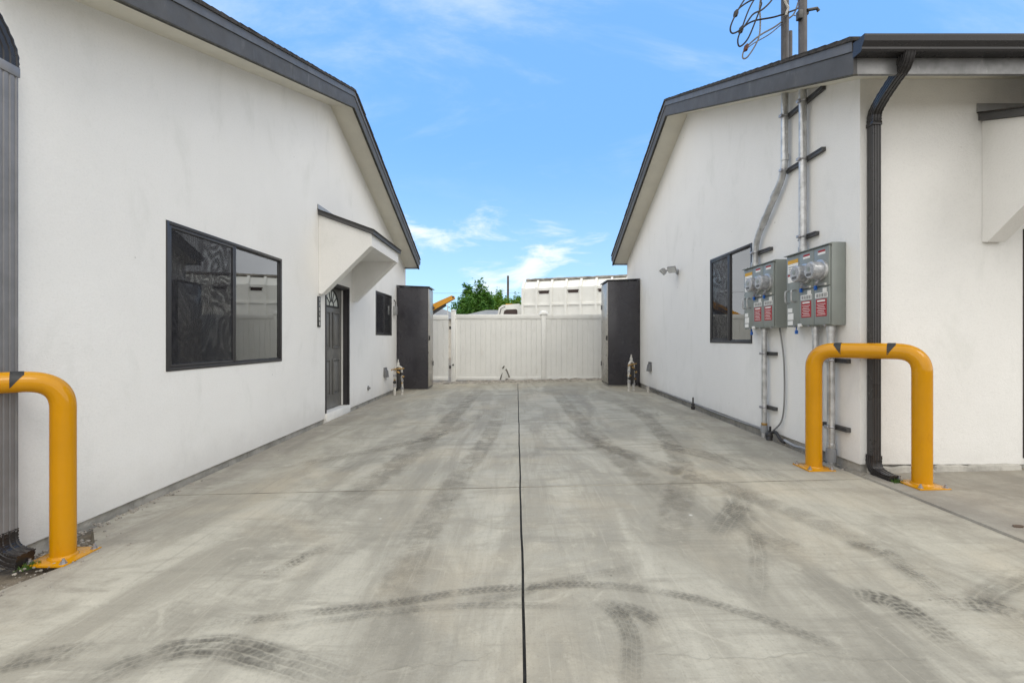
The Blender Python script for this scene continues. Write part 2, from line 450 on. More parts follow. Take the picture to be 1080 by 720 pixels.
# ================================================================ SETTING
# ground sheet to the horizon
g = MB()
xs = [-500, -60, -6, -3, 3, 6, 60, 500]; ys = [-300, -20, 0, 4, 9, 14, 60, 700]
vv = [[g.bm.verts.new((x, y, zg(x, y)-.05)) for x in xs] for y in ys]
for j in range(len(ys)-1):
    for i in range(len(xs)-1):
        g.bm.faces.new((vv[j][i], vv[j][i+1], vv[j+1][i+1], vv[j+1][i]))
struct(g.build('ground', M['dirt'], smooth=False))

# concrete driveway: one slab sheet with an open dark centre joint and saw cuts
def left_edge(y):
    pts = [(-3, -2.90), (0, -2.88), (2.3, -2.86), (2.75, -2.70), (2.95, -2.74), (3.12, -2.98), (3.3, -3.085), (13.2, -3.085)]
    for (a, xa), (b, xb) in zip(pts, pts[1:]):
        if y <= b: return xa+(xb-xa)*(y-a)/(b-a)
    return pts[-1][1]
g = MB()
cuts = [3.93, 7.08, 10.25]
yl = [-3+.25*i for i in range(13)] + [.25*i for i in range(1, 53)] + [13.05]
yl = [y for y in yl if all(abs(y-c) > .03 for c in cuts)]
for c in cuts: yl += [c-.009, c-.006, c+.006, c+.009]
yl = sorted(set(yl))
def xrow(y):
    a = left_edge(y); wob = .002*math.sin(y*3.1)+.0015*math.sin(y*7.7)
    return [a-.0, a+.03] + [a+.03+(-.016+wob-.004-a-.03)*t for t in (.25, .5, .75)] + [.026+wob-.002, .028+wob, .036+wob, .038+wob] + [.038+(3.0-.038)*t for t in (.25, .5, .75)] + [3.015, 3.035]
rows = []
for y in yl:
    cut = any(abs(y-c) < .007 for c in cuts); row = []
    for i, x in enumerate(xrow(y)):
        z = zg(x, y)
        if i in (0, 13): z -= .12 if i == 0 else .03
        if i in (6, 7): z -= .018
        elif cut: z -= .016
        row.append(g.bm.verts.new((x, y, z)))
    rows.append(row)
for j in range(len(rows)-1):
    for i in range(13):
        f = g.bm.faces.new((rows[j][i], rows[j][i+1], rows[j+1][i+1], rows[j+1][i]))
        if i in (5, 6, 7): f.material_index = 1
        elif any(abs((yl[j]+yl[j+1])/2-c) < .0085 for c in cuts): f.material_index = 2
struct(g.build('driveway', M['concrete'], smooth=False, mats=[M['joint'], M['sawcut']]))

# walkway slab in front of the right house
g = MB()
xs = [3.052, 3.06, 4, 5, 6, 9, 14]; ys = [-3, 0, 2, 3, 4.2]
vv = [[g.bm.verts.new((x, y, zg(x, y)-(.02 if i == 0 else 0))) for i, x in enumerate(xs)] for y in ys]
for j in range(len(ys)-1):
    for i in range(len(xs)-1):
        g.bm.faces.new((vv[j][i], vv[j][i+1], vv[j+1][i+1], vv[j+1][i]))
struct(g.build('walkway', M['walk'], smooth=False))

# rough rubble strip along the fence foot
g = MB()
nx, ny = 110, 6
vv = [[g.bm.verts.new((-6+12*i/nx, 12.93+.45*j/ny+(.05*noise.noise(Vector((i*.35, 1, 0))) if j == 0 else 0),
       zg(-6+12*i/nx, 13)-.02+.075*min(1, j/2.0)*(.75+.8*noise.noise(Vector((i*.5, j*.9, 3)))))) for i in range(nx+1)] for j in range(ny+1)]
for j in range(ny):
    for i in range(nx):
        g.bm.faces.new((vv[j][i], vv[j][i+1], vv[j+1][i+1], vv[j+1][i]))
struct(g.build('rubble_strip', M['rubble'], smooth=False), 'stuff')

# tyre marks and hairline cracks, thin sheets on the slab
tyre_idx = [0]
def tyre(pts, width, mat, taper=.25, name='tyre_mark'):
    P = spline([(x, y, 0) for x, y in pts], 14)
    tyre_idx[0] += 1
    dz = .0025+.0011*(tyre_idx[0] % 12)
    bm = bmesh.new(); uvl = bm.loops.layers.uv.new('UVMap'); fl = bm.verts.layers.float.new('fade')
    v = 0; prev = None; ln = len(P)
    for i, p in enumerate(P):
        t = (P[min(i+1, ln-1)]-P[max(i-1, 0)]).normalized(); nn = Vector((-t.y, t.x, 0))
        if i: v += (p-P[i-1]).length
        row = []
        for k in range(5):
            q = p+nn*width*(k/4-.5)
            w = bm.verts.new((q.x, q.y, zg(q.x, q.y)+dz))
            s = i/(ln-1); w[fl] = min(1, s/taper, (1-s)/taper) if taper else 1
            row.append(w)
        if prev:
            for k in range(4):
                f = bm.faces.new((prev[0][k], prev[0][k+1], row[k+1], row[k]))
                for lp, (uu, vq) in zip(f.loops, ((k/4, prev[1]), ((k+1)/4, prev[1]), ((k+1)/4, v), (k/4, v))):
                    lp[uvl].uv = (uu, vq)
        prev = (row, v)
    me = bpy.data.meshes.new(name); bm.to_mesh(me); bm.free(); me.materials.append(mat)
    o = bpy.data.objects.new(name, me); COL.objects.link(o); struct(o); return o
T5 = tyre_mat('tyre_mark_patch', .62, 6, tread=.6); T1 = tyre_mat('tyre_mark_strong', .62, 5, tread=.3); T2 = tyre_mat('tyre_mark_mid', .46, 4, tread=.5); T3 = tyre_mat('tyre_mark_faint', .30, 3, tread=.4)
T4 = tyre_mat('grime_band', .27, 1, (.16, .142, .115), 0)
tyre([(-1.66, 1.70), (-1.62, 1.80), (-1.51, 1.90), (-1.38, 1.95), (-1.2, 1.935), (-1.02, 1.87), (-.82, 1.80), (-.6, 1.70)], .19, T1, .35)
tyre([(-1.4, 2.48), (-1.32, 2.64), (-1.26, 2.76), (-1.17, 2.95)], .14, T2, .4)
tyre([(-1.6, 2.02), (-1.3, 2.11), (-.97, 2.17), (-.58, 2.24), (-.31, 2.31), (0, 2.35), (.37, 2.36), (.65, 2.3), (.87, 2.21), (1.06, 2.08), (1.25, 1.9), (1.38, 1.72)], .085, T2, .15)
tyre([(-1.2, 2.03), (-.93, 2.09), (-.65, 2.15), (-.34, 2.19), (0, 2.19), (.3, 2.16)], .07, T3, .2)
tyre([(-.3, 2.2), (0, 2.29), (.3, 2.42), (.7, 2.52)], .09, T3, .3)
tyre([(.38, 2.22), (.44, 2.15), (.48, 2.06), (.485, 1.93), (.45, 1.79), (.41, 1.62)], .115, T5, .4)
tyre([(.44, 2.17), (.56, 2.10), (.64, 1.98)], .14, T2, .35)
tyre([(1.8, 3.95), (1.72, 3.6), (1.55, 3.07), (1.59, 2.77), (1.78, 2.5)], .26, T3, .3)
tyre([(1.52, 2.95), (1.46, 2.78), (1.32, 2.48), (1.10, 2.10)], .12, T3, .25)
tyre([(1.24, 2.86), (1.49, 3.19), (1.75, 3.5)], .2, T2, .4)
tyre([(1.95, 2.74), (2.04, 2.70), (2.11, 2.62), (2.07, 2.36), (2.0, 2.1)], .11, T2, .25)
tyre([(1.62, 2.22), (1.70, 2.205), (1.78, 2.15), (1.79, 2.03), (1.78, 1.82)], .17, T5, .3)
tyre([(1.98, 2.12), (2.08, 2.12), (2.2, 2.09), (2.28, 1.98)], .17, T5, .3)
tyre([(2.15, 2.12), (2.25, 2.18), (2.48, 2.29), (2.75, 2.42)], .16, T3, .3)
tyre([(1.5, 5.6), (1.7, 5.26), (2.0, 4.81), (2.24, 4.21), (2.4, 3.5)], .34, T3, .35)
tyre([(-2.2, 1.82), (-2.05, 1.88), (-1.94, 1.92), (-1.75, 1.99)], .16, T2, .3)
tyre([(.9, 2.7), (1.2, 3.4), (1.6, 4.4), (1.86, 5.75), (2.0, 7.4), (1.9, 9)], .3, T4, .2)
tyre([(-1.5, 3.0), (-1.25, 4.6), (-1.1, 6.5), (-1.0, 9.5), (-.9, 12)], .38, T4, .2)
tyre([(1.2, 3.2), (1.05, 5.2), (.95, 7.5), (.9, 11)], .34, T4, .2)
tyre([(-.5, 1.6), (-.62, 2.6), (-.55, 4.0), (-.35, 6.2), (-.3, 9)], .3, T4, .25)
tyre([(2.3, 1.7), (1.9, 3.4), (1.0, 5.4), (.5, 7.5)], .28, T4, .3)
tyre([(-2.6, 4.6), (-1.8, 5.2), (-.9, 6.4), (-.5, 8.6)], .24, T4, .3)
tyre([(.1, 5.4), (.5, 5.15), (.9, 5.2), (1.0, 5.7)], .16, T3, .3)
m_, nt_, out_ = new_mat('crack'); d_ = nt_.n('ShaderNodeBsdfDiffuse'); d_.inputs[0].default_value = (.30, .285, .24, 1); m_.node_tree.links.new(d_.outputs[0], out_.inputs[0])
def crack(pts, w=.0012):
    out = []
    for (a, b) in zip(pts, pts[1:]):
        for k in range(5):
            t = k/5; out.append((a[0]+(b[0]-a[0])*t+random.uniform(-.014, .014), a[1]+(b[1]-a[1])*t+random.uniform(-.013, .013)))
    out.append(pts[-1])
    return tyre(out, w, m_, 0, 'crack')
crack([(-.61, 1.76), (-.47, 1.80), (-.28, 1.81), (-.17, 1.83), (-.1, 1.87)])
crack([(.56, 1.84), (.74, 1.81), (.96, 1.80), (1.15, 1.82), (1.32, 1.79), (1.42, 1.77), (1.6, 1.78)])

# ================================================================ HOUSES
def roof_z(prof, y):
    for (a, za), (b, zb) in zip(prof, prof[1:]):
        if y <= b: return za+(zb-za)*(y-a)/(b-a)
    return prof[-1][1]

def window(house, F, u0, u1, z0, z1, screen_low, label=None, curtain=None):
    """slider: outer frame with a sill lip, two sashes, glass panes, insect screen on one half, dim room behind"""
    fr = MB(); fr.ring(u0+.002, u1-.002, z0+.002, z1-.002, .032, -.032, .008, F, .003)
    um = (u0+u1)/2
    fr.box(um-.016, um+.016, -.030, .003, z0+.035, z1-.035, F, .003)
    w = fr.build('window', M['frame'], house, label=label)
    for k, (a, b) in enumerate(((u0+.0345, um-.017), (um+.017, u1-.0345))):
        s = MB(); low = (k == 0) == screen_low
        d = -.010 if low else -.020
        s.ring(a, b, z0+.035, z1-.035, .036 if low else .018, d-.008, d+.008, F, .002); s.build('sash', M['frame'], w)
        q = MB(); wd = .036 if low else .018
        q.box(a+wd, b-wd, d-.002, d+.002, z0+.035+wd, z1-.035-wd, F); q.build('pane', M['glass'], w)
        if low:
            sc = MB(); sc.ring(a+.004, b-.004, z0+.039, z1-.039, .022, -.001, .004, F, .001); sc.build('screen_frame', M['frame'], w)
            sc = MB(); sc.box(a+.026, b-.026, -.0005, .0005, z0+.061, z1-.061, F); sc.build('insect_screen', M['screen'], w)
    if curtain:
        c0, c1 = curtain
        cu = MB(); n = 60
        rows = [[F(c0+(c1-c0)*i/n, -.085+.018*math.sin(i*.9)+.006*math.sin(i*2.3), z) for i in range(n+1)] for z in (z0+.02, z1-.02)]
        cu.loft(rows, caps=False, closed=False); cu.build('curtain', M['curtain'], w)
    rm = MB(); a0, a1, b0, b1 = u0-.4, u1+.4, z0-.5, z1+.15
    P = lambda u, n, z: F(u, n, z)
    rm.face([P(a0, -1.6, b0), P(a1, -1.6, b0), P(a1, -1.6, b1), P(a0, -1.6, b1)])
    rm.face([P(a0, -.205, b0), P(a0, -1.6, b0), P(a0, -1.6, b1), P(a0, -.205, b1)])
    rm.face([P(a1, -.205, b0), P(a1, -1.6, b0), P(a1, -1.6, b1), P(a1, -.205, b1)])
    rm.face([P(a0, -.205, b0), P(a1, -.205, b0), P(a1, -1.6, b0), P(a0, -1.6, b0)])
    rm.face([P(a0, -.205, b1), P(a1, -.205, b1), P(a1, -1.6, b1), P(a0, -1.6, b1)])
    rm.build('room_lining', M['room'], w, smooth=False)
    return w

def door(house, F, u0, u1, z0, z1, flip=False):
    """recessed panelled door with a half-round leaded fan light"""
    dl = MB(); d = -.12
    a, b = u0+.06, u1-.06
    um = (a+b)/2; w = b-a
    dl.box(a+.004, b-.004, d-.045, d, z0+.012, z1-.06, F, .003)
    D = dl.build('door', M['door'], house)
    H = z1-.06-z0
    pan = [(a+.10, um-.055, .115*H, .41*H), (um+.055, b-.10, .115*H, .41*H), (a+.10, um-.055, .50*H, .80*H), (um+.055, b-.10, .50*H, .80*H)]
    for (p, q, h0, h1) in pan:
        x = MB(); x.ring(p, q, z0+h0, z0+h1, .022, d+.001, d+.017, F, .006)
        x.box(p+.05, q-.05, d+.001, d+.012, z0+h0+.05, z0+h1-.05, F, .005); x.build('door_panel', M['door'], D)
    zc = z0+.845*H; r = min(.31, z1-.10-zc, w*.38)
    n = 20
    gl = MB(); gl.prism([(um+r*math.cos(math.pi*k/n), zc+r*math.sin(math.pi*k/n)) for k in range(n+1)], d+.001, d+.006, F, 'uz'); gl.build('fan_light', M['fanglass'], D)
    cm = MB()
    arc = [F(um+r*math.cos(math.pi*k/n), d+.008, zc+r*math.sin(math.pi*k/n)) for k in range(n+1)]
    cm.tube(arc, .017, 8); cm.tube([F(um-r-.015, d+.008, zc-.002), F(um+r+.015, d+.008, zc-.002)], .014, 8)
    for k in (36, 66, 90, 114, 144):
        c, s_ = math.cos(R(k)), math.sin(R(k))
        cm.tube([F(um+.09*c, d+.009, zc+.09*s_), F(um+(r-.01)*c, d+.009, zc+(r-.01)*s_)], .008, 6)
    cm.tube([F(um+.09*math.cos(math.pi*k/8), d+.009, zc+.09*math.sin(math.pi*k/8)) for k in range(9)], .008, 6)
    cm.build('fan_light_lead', M['came'], D)
    hn = MB(); uh = a+.07 if not flip else b-.07
    hn.lathe([(.028, d+.001), (.028, d+.008), (.012, d+.012), (.012, d+.04), (.028, d+.045), (.03, d+.06), (.02, d+.072), (.001, d+.075)], F, uh, z0+.98, 16); hn.build('door_knob', M['bolt'], D)
    fm = MB()
    fm.box(u0+.002, u0+.06, -.19, -.02, z0+.002, z1-.002, F, .004); fm.box(u1-.06, u1-.002, -.19, -.02, z0+.002, z1-.002, F, .004)
    fm.box(u0+.06, u1-.06, -.19, -.02, z1-.06, z1-.002, F, .004)
    fm.box(u0+.003, u0+.04, -.02, .012, z0+.002, z1-.003, F, .004); fm.box(u1-.04, u1-.003, -.02, .012, z0+.002, z1-.003, F, .004)
    fm.box(u0+.04, u1-.04, -.02, .012, z1-.04, z1-.003, F, .004)
    fm.build('door_frame', M['doorframe'], house)
    ws = MB(); uw = b-.001
    ws.box(uw-.018, uw-.001, d+.004, d+.028, z0+.012, z1-.062, F); ws.build('weather_strip', M['white'], D)
    bk = MB(); bk.box(u0, u1, -.205, -.2, z0-.2, z1, F); bk.build('door_backing', M['room'], house)
    return D

def hood(house, F, u0, u1, zt, proj, drop, zlow, zout):
    """stucco porch hood: two triangular brackets, a front beam, a flat ceiling and a small sloping shingled roof"""
    th = .16
    for (a, b) in ((u0, u0+th), (u1-th, u1)):
        x = MB(); x.prism([(.002, zt-.05), (proj, zt-.05-drop), (proj, zout), (proj-.03, zout-.008), (.05, zlow-.01), (.002, zlow)], a, b, F); x.build('hood_bracket', M['stucco'], house)
    x = MB(); x.prism([(proj-.14, zt-.05-drop*(proj-.14)/proj), (proj, zt-.05-drop), (proj, zout), (proj-.14, zout)], u0+th+.001, u1-th-.001, F); x.build('hood_beam', M['stucco'], house)
    x = MB(); x.box(u0+th+.002, u1-th-.002, .004, proj-.142, zout-.0, zout+.03, F); x.build('hood_ceiling', M['stucco'], house)
    s = drop/proj
    top = lambda n, d: zt-s*n+d
    x = MB(); x.prism([(.004, top(.004, -.045)), (proj+.04, top(proj+.04, -.045)), (proj+.04, top(proj+.04, .018)), (.004, top(.004, .018))], u0-.035, u1+.035, F)
    rf = x.build('hood_roof', M['fascia'], house)
    x = MB(); x.prism([(.004, top(.004, .020)), (proj+.055, top(proj+.055, .020)), (proj+.055, top(proj+.055, .032)), (.004, top(.004, .032))], u0-.05, u1+.05, F); x.build('shingle_layer', M['shingle'], rf)
    x = MB(); x.box(u0-.05, u1+.05, .003, .012, zt+.034, zt+.105, F); x.build('hood_flashing', M['lamp'], rf)

def house_shell(house, F, side, xw, xf, xback, prof, y0, y1, holes, front_holes, zb):
    """gable wall, other walls, soffit, rake fascia, eave boards, gutters, shingle roof. side=+1: house lies at -x"""
    s = -side
    X = lambda d: xw+s*d           # d metres into the house from the gable face
    ov = abs(xf-xw)
    top = [(y, z) for y, z in prof]
    ypk, zpk = prof[1]
    wall_line = lambda y: roof_z(prof, y)-.252
    def gb(y): return zb(y)
    outl = [(y0, gb(y0)), (y1, gb(y1)), (y1, wall_line(y1)), (ypk, zpk-.252), (y0, wall_line(y0))]
    g = MB(); g.holed(outl, holes, 0, -.2, F)
    Ff = FF(y0)
    x0, x1 = sorted((X(.2), X(8.0)))
    g.holed([(x0, gb(y0)), (x1, gb(y0)), (x1, wall_line(y0)), (x0, wall_line(y0))], front_holes, 0, -.2, Ff)
    g.box(x0, x1, y1-.2, y1, gb(y1), wall_line(y1))
    w = g.build('wall', M['stucco'], house, smooth=False)
    # foundation strip set back under the stucco
    f = MB()
    fl = [(y0+.03, zg(xw, y0)-.25), (y1-.012, zg(xw, y1)-.25), (y1-.012, gb(y1)+.05), (y0+.03, gb(y0)+.05)]
    f.prism(fl, -.03, -.19, F, 'uz')
    xa, xb_ = sorted((X(.19), X(8.0))); f.box(xa, xb_, y0+.03, y0+.19, zg(xw, y0)-.25, gb(y0)+.05)
    f.build('foundation', M['foundation'], house, smooth=False)
    # roof layers as profiles in (y,z) extruded along x
    xa, xb_ = xf, X(8.3)
    def band(name, mat, d0, d1, xs, xe, ext=0, parent=house):
        (ya, za), (yp, zp), (yb, zb_) = prof
        sa = (zp-za)/(yp-ya); sb = (zp-zb_)/(yb-yp)
        A = [(ya-ext, za-sa*ext+d1), (yp, zp+d1), (yb+ext, zb_-sb*ext+d1), (yb+ext, zb_-sb*ext+d0), (yp, zp+d0), (ya-ext, za-sa*ext+d0)]
        m = MB(); m.prism(A, min(xs, xe), max(xs, xe), lambda u, n, z: Vector((u, n, z)))
        return m.build(name, mat, parent, smooth=False)
    so = s
    roof = band('roof', M['shingle'], -.030, 0, xf-so*.03, xb_, .035)
    band('soffit', M['soffit'], -.262, -.240, xf+so*.032, xb_, -.032, roof)
    band('rake_fascia', M['fascia'], -.292, -.031, xf, xf+so*.030, 0, roof)
    band('drip_strip', M['joint'], -.304, -.293, xf-so*.006, xf+so*.034, 0, roof)
    band('trim_gap', M['joint'], -.118, -.1125, xf-so*.004, xf-so*.001, 0, roof)
    band('rake_trim', M['trim'], -.112, -.031, xf-so*.012, xf-so*.001, .0, roof)
    # irregular shingle butts along the rake
    m = MB(); y = prof[0][0]
    while y < prof[2][0]-.15:
        L_ = .14+random.uniform(-.01, .01); a, b = y, min(y+L_, prof[2][0])
        if not (a < ypk < b):
            e = random.uniform(.030, .037); x_a, x_b = sorted((xf-so*e, xf+so*.25))
            za, zb2 = roof_z(prof, a), roof_z(prof, b); lift = .003 + .003*random.random(); up, dn = (lift+.004, .001)
            if za < zb2: q = [(a, za+up), (b, zb2+dn), (b, zb2+.0005), (a, za+.0005)]
            else: q = [(a, za+dn), (b, zb2+up), (b, zb2+.0005), (a, za+.0005)]
            m.prism(q, x_a, x_b, lambda u, n, z: Vector((u, n, z)))
        y += L_
    m.build('shingle_edge', M['shingle'], roof, smooth=False)
    for k, (ye, ze, sg) in enumerate(((prof[0][0], prof[0][1], -1), (prof[2][0], prof[2][1], 1))):
        m = MB(); x_a, x_b = sorted((xf+so*.031, xb_))
        m.box(x_a, x_b, min(ye, ye-sg*.03), max(ye, ye-sg*.03), ze-.292, ze-.034); m.build('eave_fascia', M['eave'], roof)
        # K-style gutter, open trough
        kp = [(0, 0), (0, -.115), (.085, -.115), (.095, -.10), (.095, -.085), (.118, -.05), (.125, -.012), (.125, 0), (.113, 0), (.113, -.012), (.106, -.045), (.083, -.085), (.083, -.105), (.01, -.105), (.01, 0)]
        m = MB(); ztop = ze-.052
        m.prism([(ye+sg*(.002+a), ztop+b) for a, b in kp], *sorted((xf-so*.004, xb_)), lambda u, n, z: Vector((u, n, z)))
        m.prism([(ye+sg*(.0015+a*1.02), ztop+b*1.02) for a, b in kp[:8]], *sorted((xf-so*.0075, xf-so*.0045)), lambda u, n, z: Vector((u, n, z)))
        m.build('gutter', M['gutter'], roof, smooth=False)
    return roof

def ds_prof(wa, wb):
    """ribbed rectangular downspout section: wa along ref, wb along the other axis"""
    pts = []
    def side(p, q, nrm, k):
        for i in range(k):
            for f, d in ((.0, 0), (.30, 0), (.42, -.005), (.62, -.005), (.74, 0)):
                t = (i+f)/k
                pts.append((p[0]+(q[0]-p[0])*t+nrm[0]*d, p[1]+(q[1]-p[1])*t+nrm[1]*d))
    a, b = wa/2, wb/2
    side((-a, -b), (a, -b), (0, -1), 3); side((a, -b), (a, b), (1, 0), 3)
    side((a, b), (-a, b), (0, 1), 3); side((-a, b), (-a, -b), (-1, 0), 3)
    return pts
def elbow(mb, pts, prof, ref, n=6):
    P = spline(pts, n); mb.sweep(P, prof, ref, [1.0 if i % 2 else 1.05 for i in range(len(P))])

# ---- left house -------------------------------------------------
PL = [(2.62, 3.64), (7.56, 5.345), (12.62, 3.445)]
XL, XLF = -3.1, -2.7
hl = thing('house', 'white stucco house with front door and porch hood on its gable side', 'house', (-5, 7.6, 0))
FLh = FL(XL)
DL = (7.36, 8.42, .0, 2.16)
WL1 = (4.02, 6.0, .915, 2.26); WL2 = (10.0, 11.27, 1.30, 2.28)
house_shell(hl, FLh, +1, XL, XLF, -11, PL, 2.60, 12.70, [WL1, WL2, DL], [], lambda y: zg(XL, y)+.05)
window(hl, FLh, *WL1, True, curtain=(5.50, 5.99), label='large slider with a screen on the near half')
window(hl, FLh, *WL2, True, curtain=(10.72, 11.26))
door(hl, FLh, *DL)
hood(hl, FLh, 7.12, 8.72, 3.20, .83, .30, 1.92, 2.66)
st = MB(); st.box(7.37, 8.41, -.19, .03, -.2, -.003, FLh, .006); st.build('doorstep', M['white'], hl)
pr = ds_prof(.10, .08)
d = MB(); d.sweep([(-3.052, 2.70, .045), (-3.052, 2.70, 2.86)], ds_prof(.08, .10), (1, 0, 0)); d = d.build('downspout', M['downspout_grey'], hl)
e = MB(); elbow(e, [(-3.052, 2.70, .065), (-3.052, 2.70, .0), (-3.032, 2.70, -.052), (-2.98, 2.70, -.088), (-2.915, 2.70, -.102)], ds_prof(.102, .080), (0, 1, 0)); e.build('downspout_shoe', M['gutter'], d)
e = MB(); elbow(e, [(-3.052, 2.70, 2.84), (-3.052, 2.69, 2.93), (-3.055, 2.62, 3.06), (-3.06, 2.52, 3.16), (-3.06, 2.47, 3.28), (-3.06, 2.50, 3.46)], ds_prof(.085, .105), (1, 0, 0)); e.build('downspout_elbow', M['gutter'], d)
e = MB(); e.box(-3.098, -3.006, 2.643, 2.757, 2.78, 2.84, bev=.003); e.build('downspout_strap', M['downspout_grey'], d)

# ---- right house ------------------------------------------------
PR = [(3.65, 3.62), (8.255, 5.551), (12.86, 3.59)]
XR, XRF = 3.1, 2.7
hr = thing('house', 'white stucco house with electric meters and downspout at its near corner', 'house', (5, 8.2, 0))
FRh = FR(XR); FRf = FF(4.11)
WR = (5.99, 7.29, 1.147, 2.476)
DR = (4.57, 5.60, .13, 2.20)
house_shell(hr, FRh, -1, XR, XRF, 11, PR, 4.11, 12.78, [WR], [DR], lambda y: zg(XR, y)+.075)
window(hr, FRh, *WR, False)
door(hr, FRf, *DR)
hood(hr, FRf, 4.2, 5.95, 3.22, .83, .30, 2.08, 2.70)
st = MB(); st.box(4.59, 5.58, -.19, .03, -.06, .127, FRf, .006); st.build('doorstep', M['white'], hr)
# cracked render lip along the facade foot
st = MB(); n = 90; rows = []
for i in range(n+1):
    x = 3.16+i*(4.52-3.16)/n; h = .052+.012*noise.noise(Vector((x*9, 0, 0)))-(.03 if noise.noise(Vector((x*4.2, 5, 1))) > .33 else 0)
    dpt = .03+.012*noise.noise(Vector((x*7, 3, 0)))
    rows.append([Vector((x, 4.108, zg(x, 4.1)-.02)), Vector((x, 4.10-dpt, zg(x, 4.1)-.02)), Vector((x, 4.106-dpt, zg(x, 4.1)+h*.8)), Vector((x, 4.108, zg(x, 4.1)+h))])
st.loft(rows); st.build('render_lip', M['foundation'], hr, smooth=False)
d = MB(); d.sweep([(3.192, 4.066, .13), (3.192, 4.066, 3.2)], ds_prof(.072, .068), (1, 0, 0)); d = d.build('downspout', M['downspout_dark'], hr)
e = MB(); elbow(e, [(3.192, 4.066, .17), (3.192, 4.066, .09), (3.195, 4.03, .035), (3.20, 3.93, .012), (3.203, 3.85, .014)], [(a, b*.8) for a, b in ds_prof(.094, .08)], (1, 0, 0)); e.build('downspout_shoe', M['gutter'], d)
e = MB(); elbow(e, [(3.192, 4.066, 3.13), (3.19, 4.05, 3.22), (3.16, 3.93, 3.285), (3.11, 3.75, 3.335), (3.085, 3.63, 3.375), (3.08, 3.585, 3.47)], ds_prof(.078, .07), (1, 0, 0)); e.build('downspout_elbow', M['gutter'], d)
e = MB(); e.box(3.15, 3.234, 4.025, 4.108, 3.10, 3.135, bev=.003); e.build('downspout_strap', M['gutter'], d)
# moss in the mouth of the shoes
def moss(name, c, label):
    m = MB()
    for i in range(160):
        p = Vector(c)+Vector((random.gauss(0, .022), random.gauss(0, .02), 0)); p.z = zg(p.x, p.y)-.004
        a = random.uniform(0, 6.28); h = random.uniform(.012, .04); wv = Vector((math.cos(a), math.sin(a), 0))*.005; lean = Vector((random.uniform(-.015, .015), random.uniform(-.015, .015), h))
        m.face([p-wv, p+wv, p+lean])
    o = m.build(name, M['grass'], smooth=False); o['kind'] = 'stuff'; return o
moss('moss', (-2.89, 2.70, 0), ''); moss('moss', (3.203, 3.83, 0), '')

# ================================================================ FENCE
fz = lambda x: zg(x, 13.4)
fe = thing('vinyl_fence', 'white vinyl board fence and gate closing the end of the driveway', 'fence', (0, 13.4, 0))
ZT = 1.94
posts = [-7.0, -5.0, -1.86, .79, 3.4, 6.2]
def fence_panel(a, b, zt):
    p = MB(); n = max(2, round((b-a)/.152)); w = (b-a)/n
    for i in range(n):
        x0 = a+i*w
        p.box(x0+.003, x0+w-.003, 13.375, 13.405, .12+fz(0), zt-.13, bev=.004)
    p.box(a, b, 13.388, 13.396, .10+fz(0), zt-.13)
    p.build('board_panel', M['vinyl'], fe, smooth=False)
    r = MB(); r.box(a, b, 13.36, 13.42, zt-.135, zt, bev=.006); r.build('top_rail', M['vinyl'], fe)
    r = MB(); r.box(a, b, 13.36, 13.42, .035+fz(0), .13+fz(0), bev=.006); r.build('bottom_rail', M['vinyl'], fe)
for a, b in zip(posts, posts[1:]):
    aa = a+.066; bb = b-.066 if abs(b+1.86) > .01 else b-.15
    fence_panel(aa, bb, ZT-(0.02 if b == -1.86 else 0))
for i, x in enumerate(posts):
    p = MB(); h = ZT+(.10 if i == 2 else -.003)
    p.box(x-.064, x+.064, 13.325, 13.453, fz(x)-.02, h, bev=.006)
    pp = p.build('post', M['vinyl'], fe)
    c = MB(); zc = h+.002
    if i == 3: c.loft([[Vector((x+.13*math.cos(k*math.pi/8)*q, 13.39+.09*math.sin(k*math.pi/8)*q, zc+hh*.6)) for k in range(16)] for q, hh in ((1, 0), (.97, .06), (.8, .13), (.45, .175), (.05, .19))])
    else: c.loft([[Vector((x+sx*q, 13.389+sy*q, zc+hh)) for sx, sy in ((-.07, -.07), (.07, -.07), (.07, .07), (-.07, .07))] for q, hh in ((1, 0), (1, .02), (.1, .045))])
    c.build('post_cap', M['vinyl'], pp)
hg = MB()
for z in (.35, 1.5): hg = MB(); hg.box(-1.98, -1.925, 13.33, 13.356, z, z+.09, bev=.004); hg.build('gate_hinge', M['cable'], fe)
lt = MB(); lt.lathe([(.025, 0), (.025, .02), (.012, .03), (.001, .032)], FF(13.325), -1.86, .46, 12); lt.build('gate_latch', M['cable'], fe)
# torn place at the foot of the gate
tz = fz(0)
t = MB()
for poly in ([(-.42, .05), (-.36, .045), (-.31, .20), (-.26, .30), (-.30, .31), (-.37, .20)], [(-.20, .40), (-.15, .46), (-.11, .40), (-.03, .22), (.01, .14), (-.05, .12), (-.09, .24), (-.15, .36)], [(-.33, .47), (-.27, .54), (-.22, .57), (-.23, .50), (-.28, .44)], [(-.22, .04), (-.08, .03), (-.03, .07), (-.14, .09)]):
    t.prism([(x*.72-.20, z*.8+.01+tz) for x, z in poly], 13.355, 13.3685, lambda u, n, z: Vector((u, n, z)), 'uz')
t.build('torn_gap', M['torn'], fe, smooth=False)
t = MB()
for poly, tilt in (([(-.36, .06), (-.20, .05), (-.12, .30), (-.21, .46), (-.30, .30)], .10), ([(-.17, .10), (-.05, .12), (-.10, .26)], .06)):
    t.loft([[Vector((x*.72-.20, 13.345-tilt*(z/.5)*.4, z*.8+tz)) for x, z in poly], [Vector((x*.72-.20, 13.352-tilt*(z/.5)*.4, z*.8+tz)) for x, z in poly]])
t.build('torn_flap', M['vinyl'], fe, smooth=False)

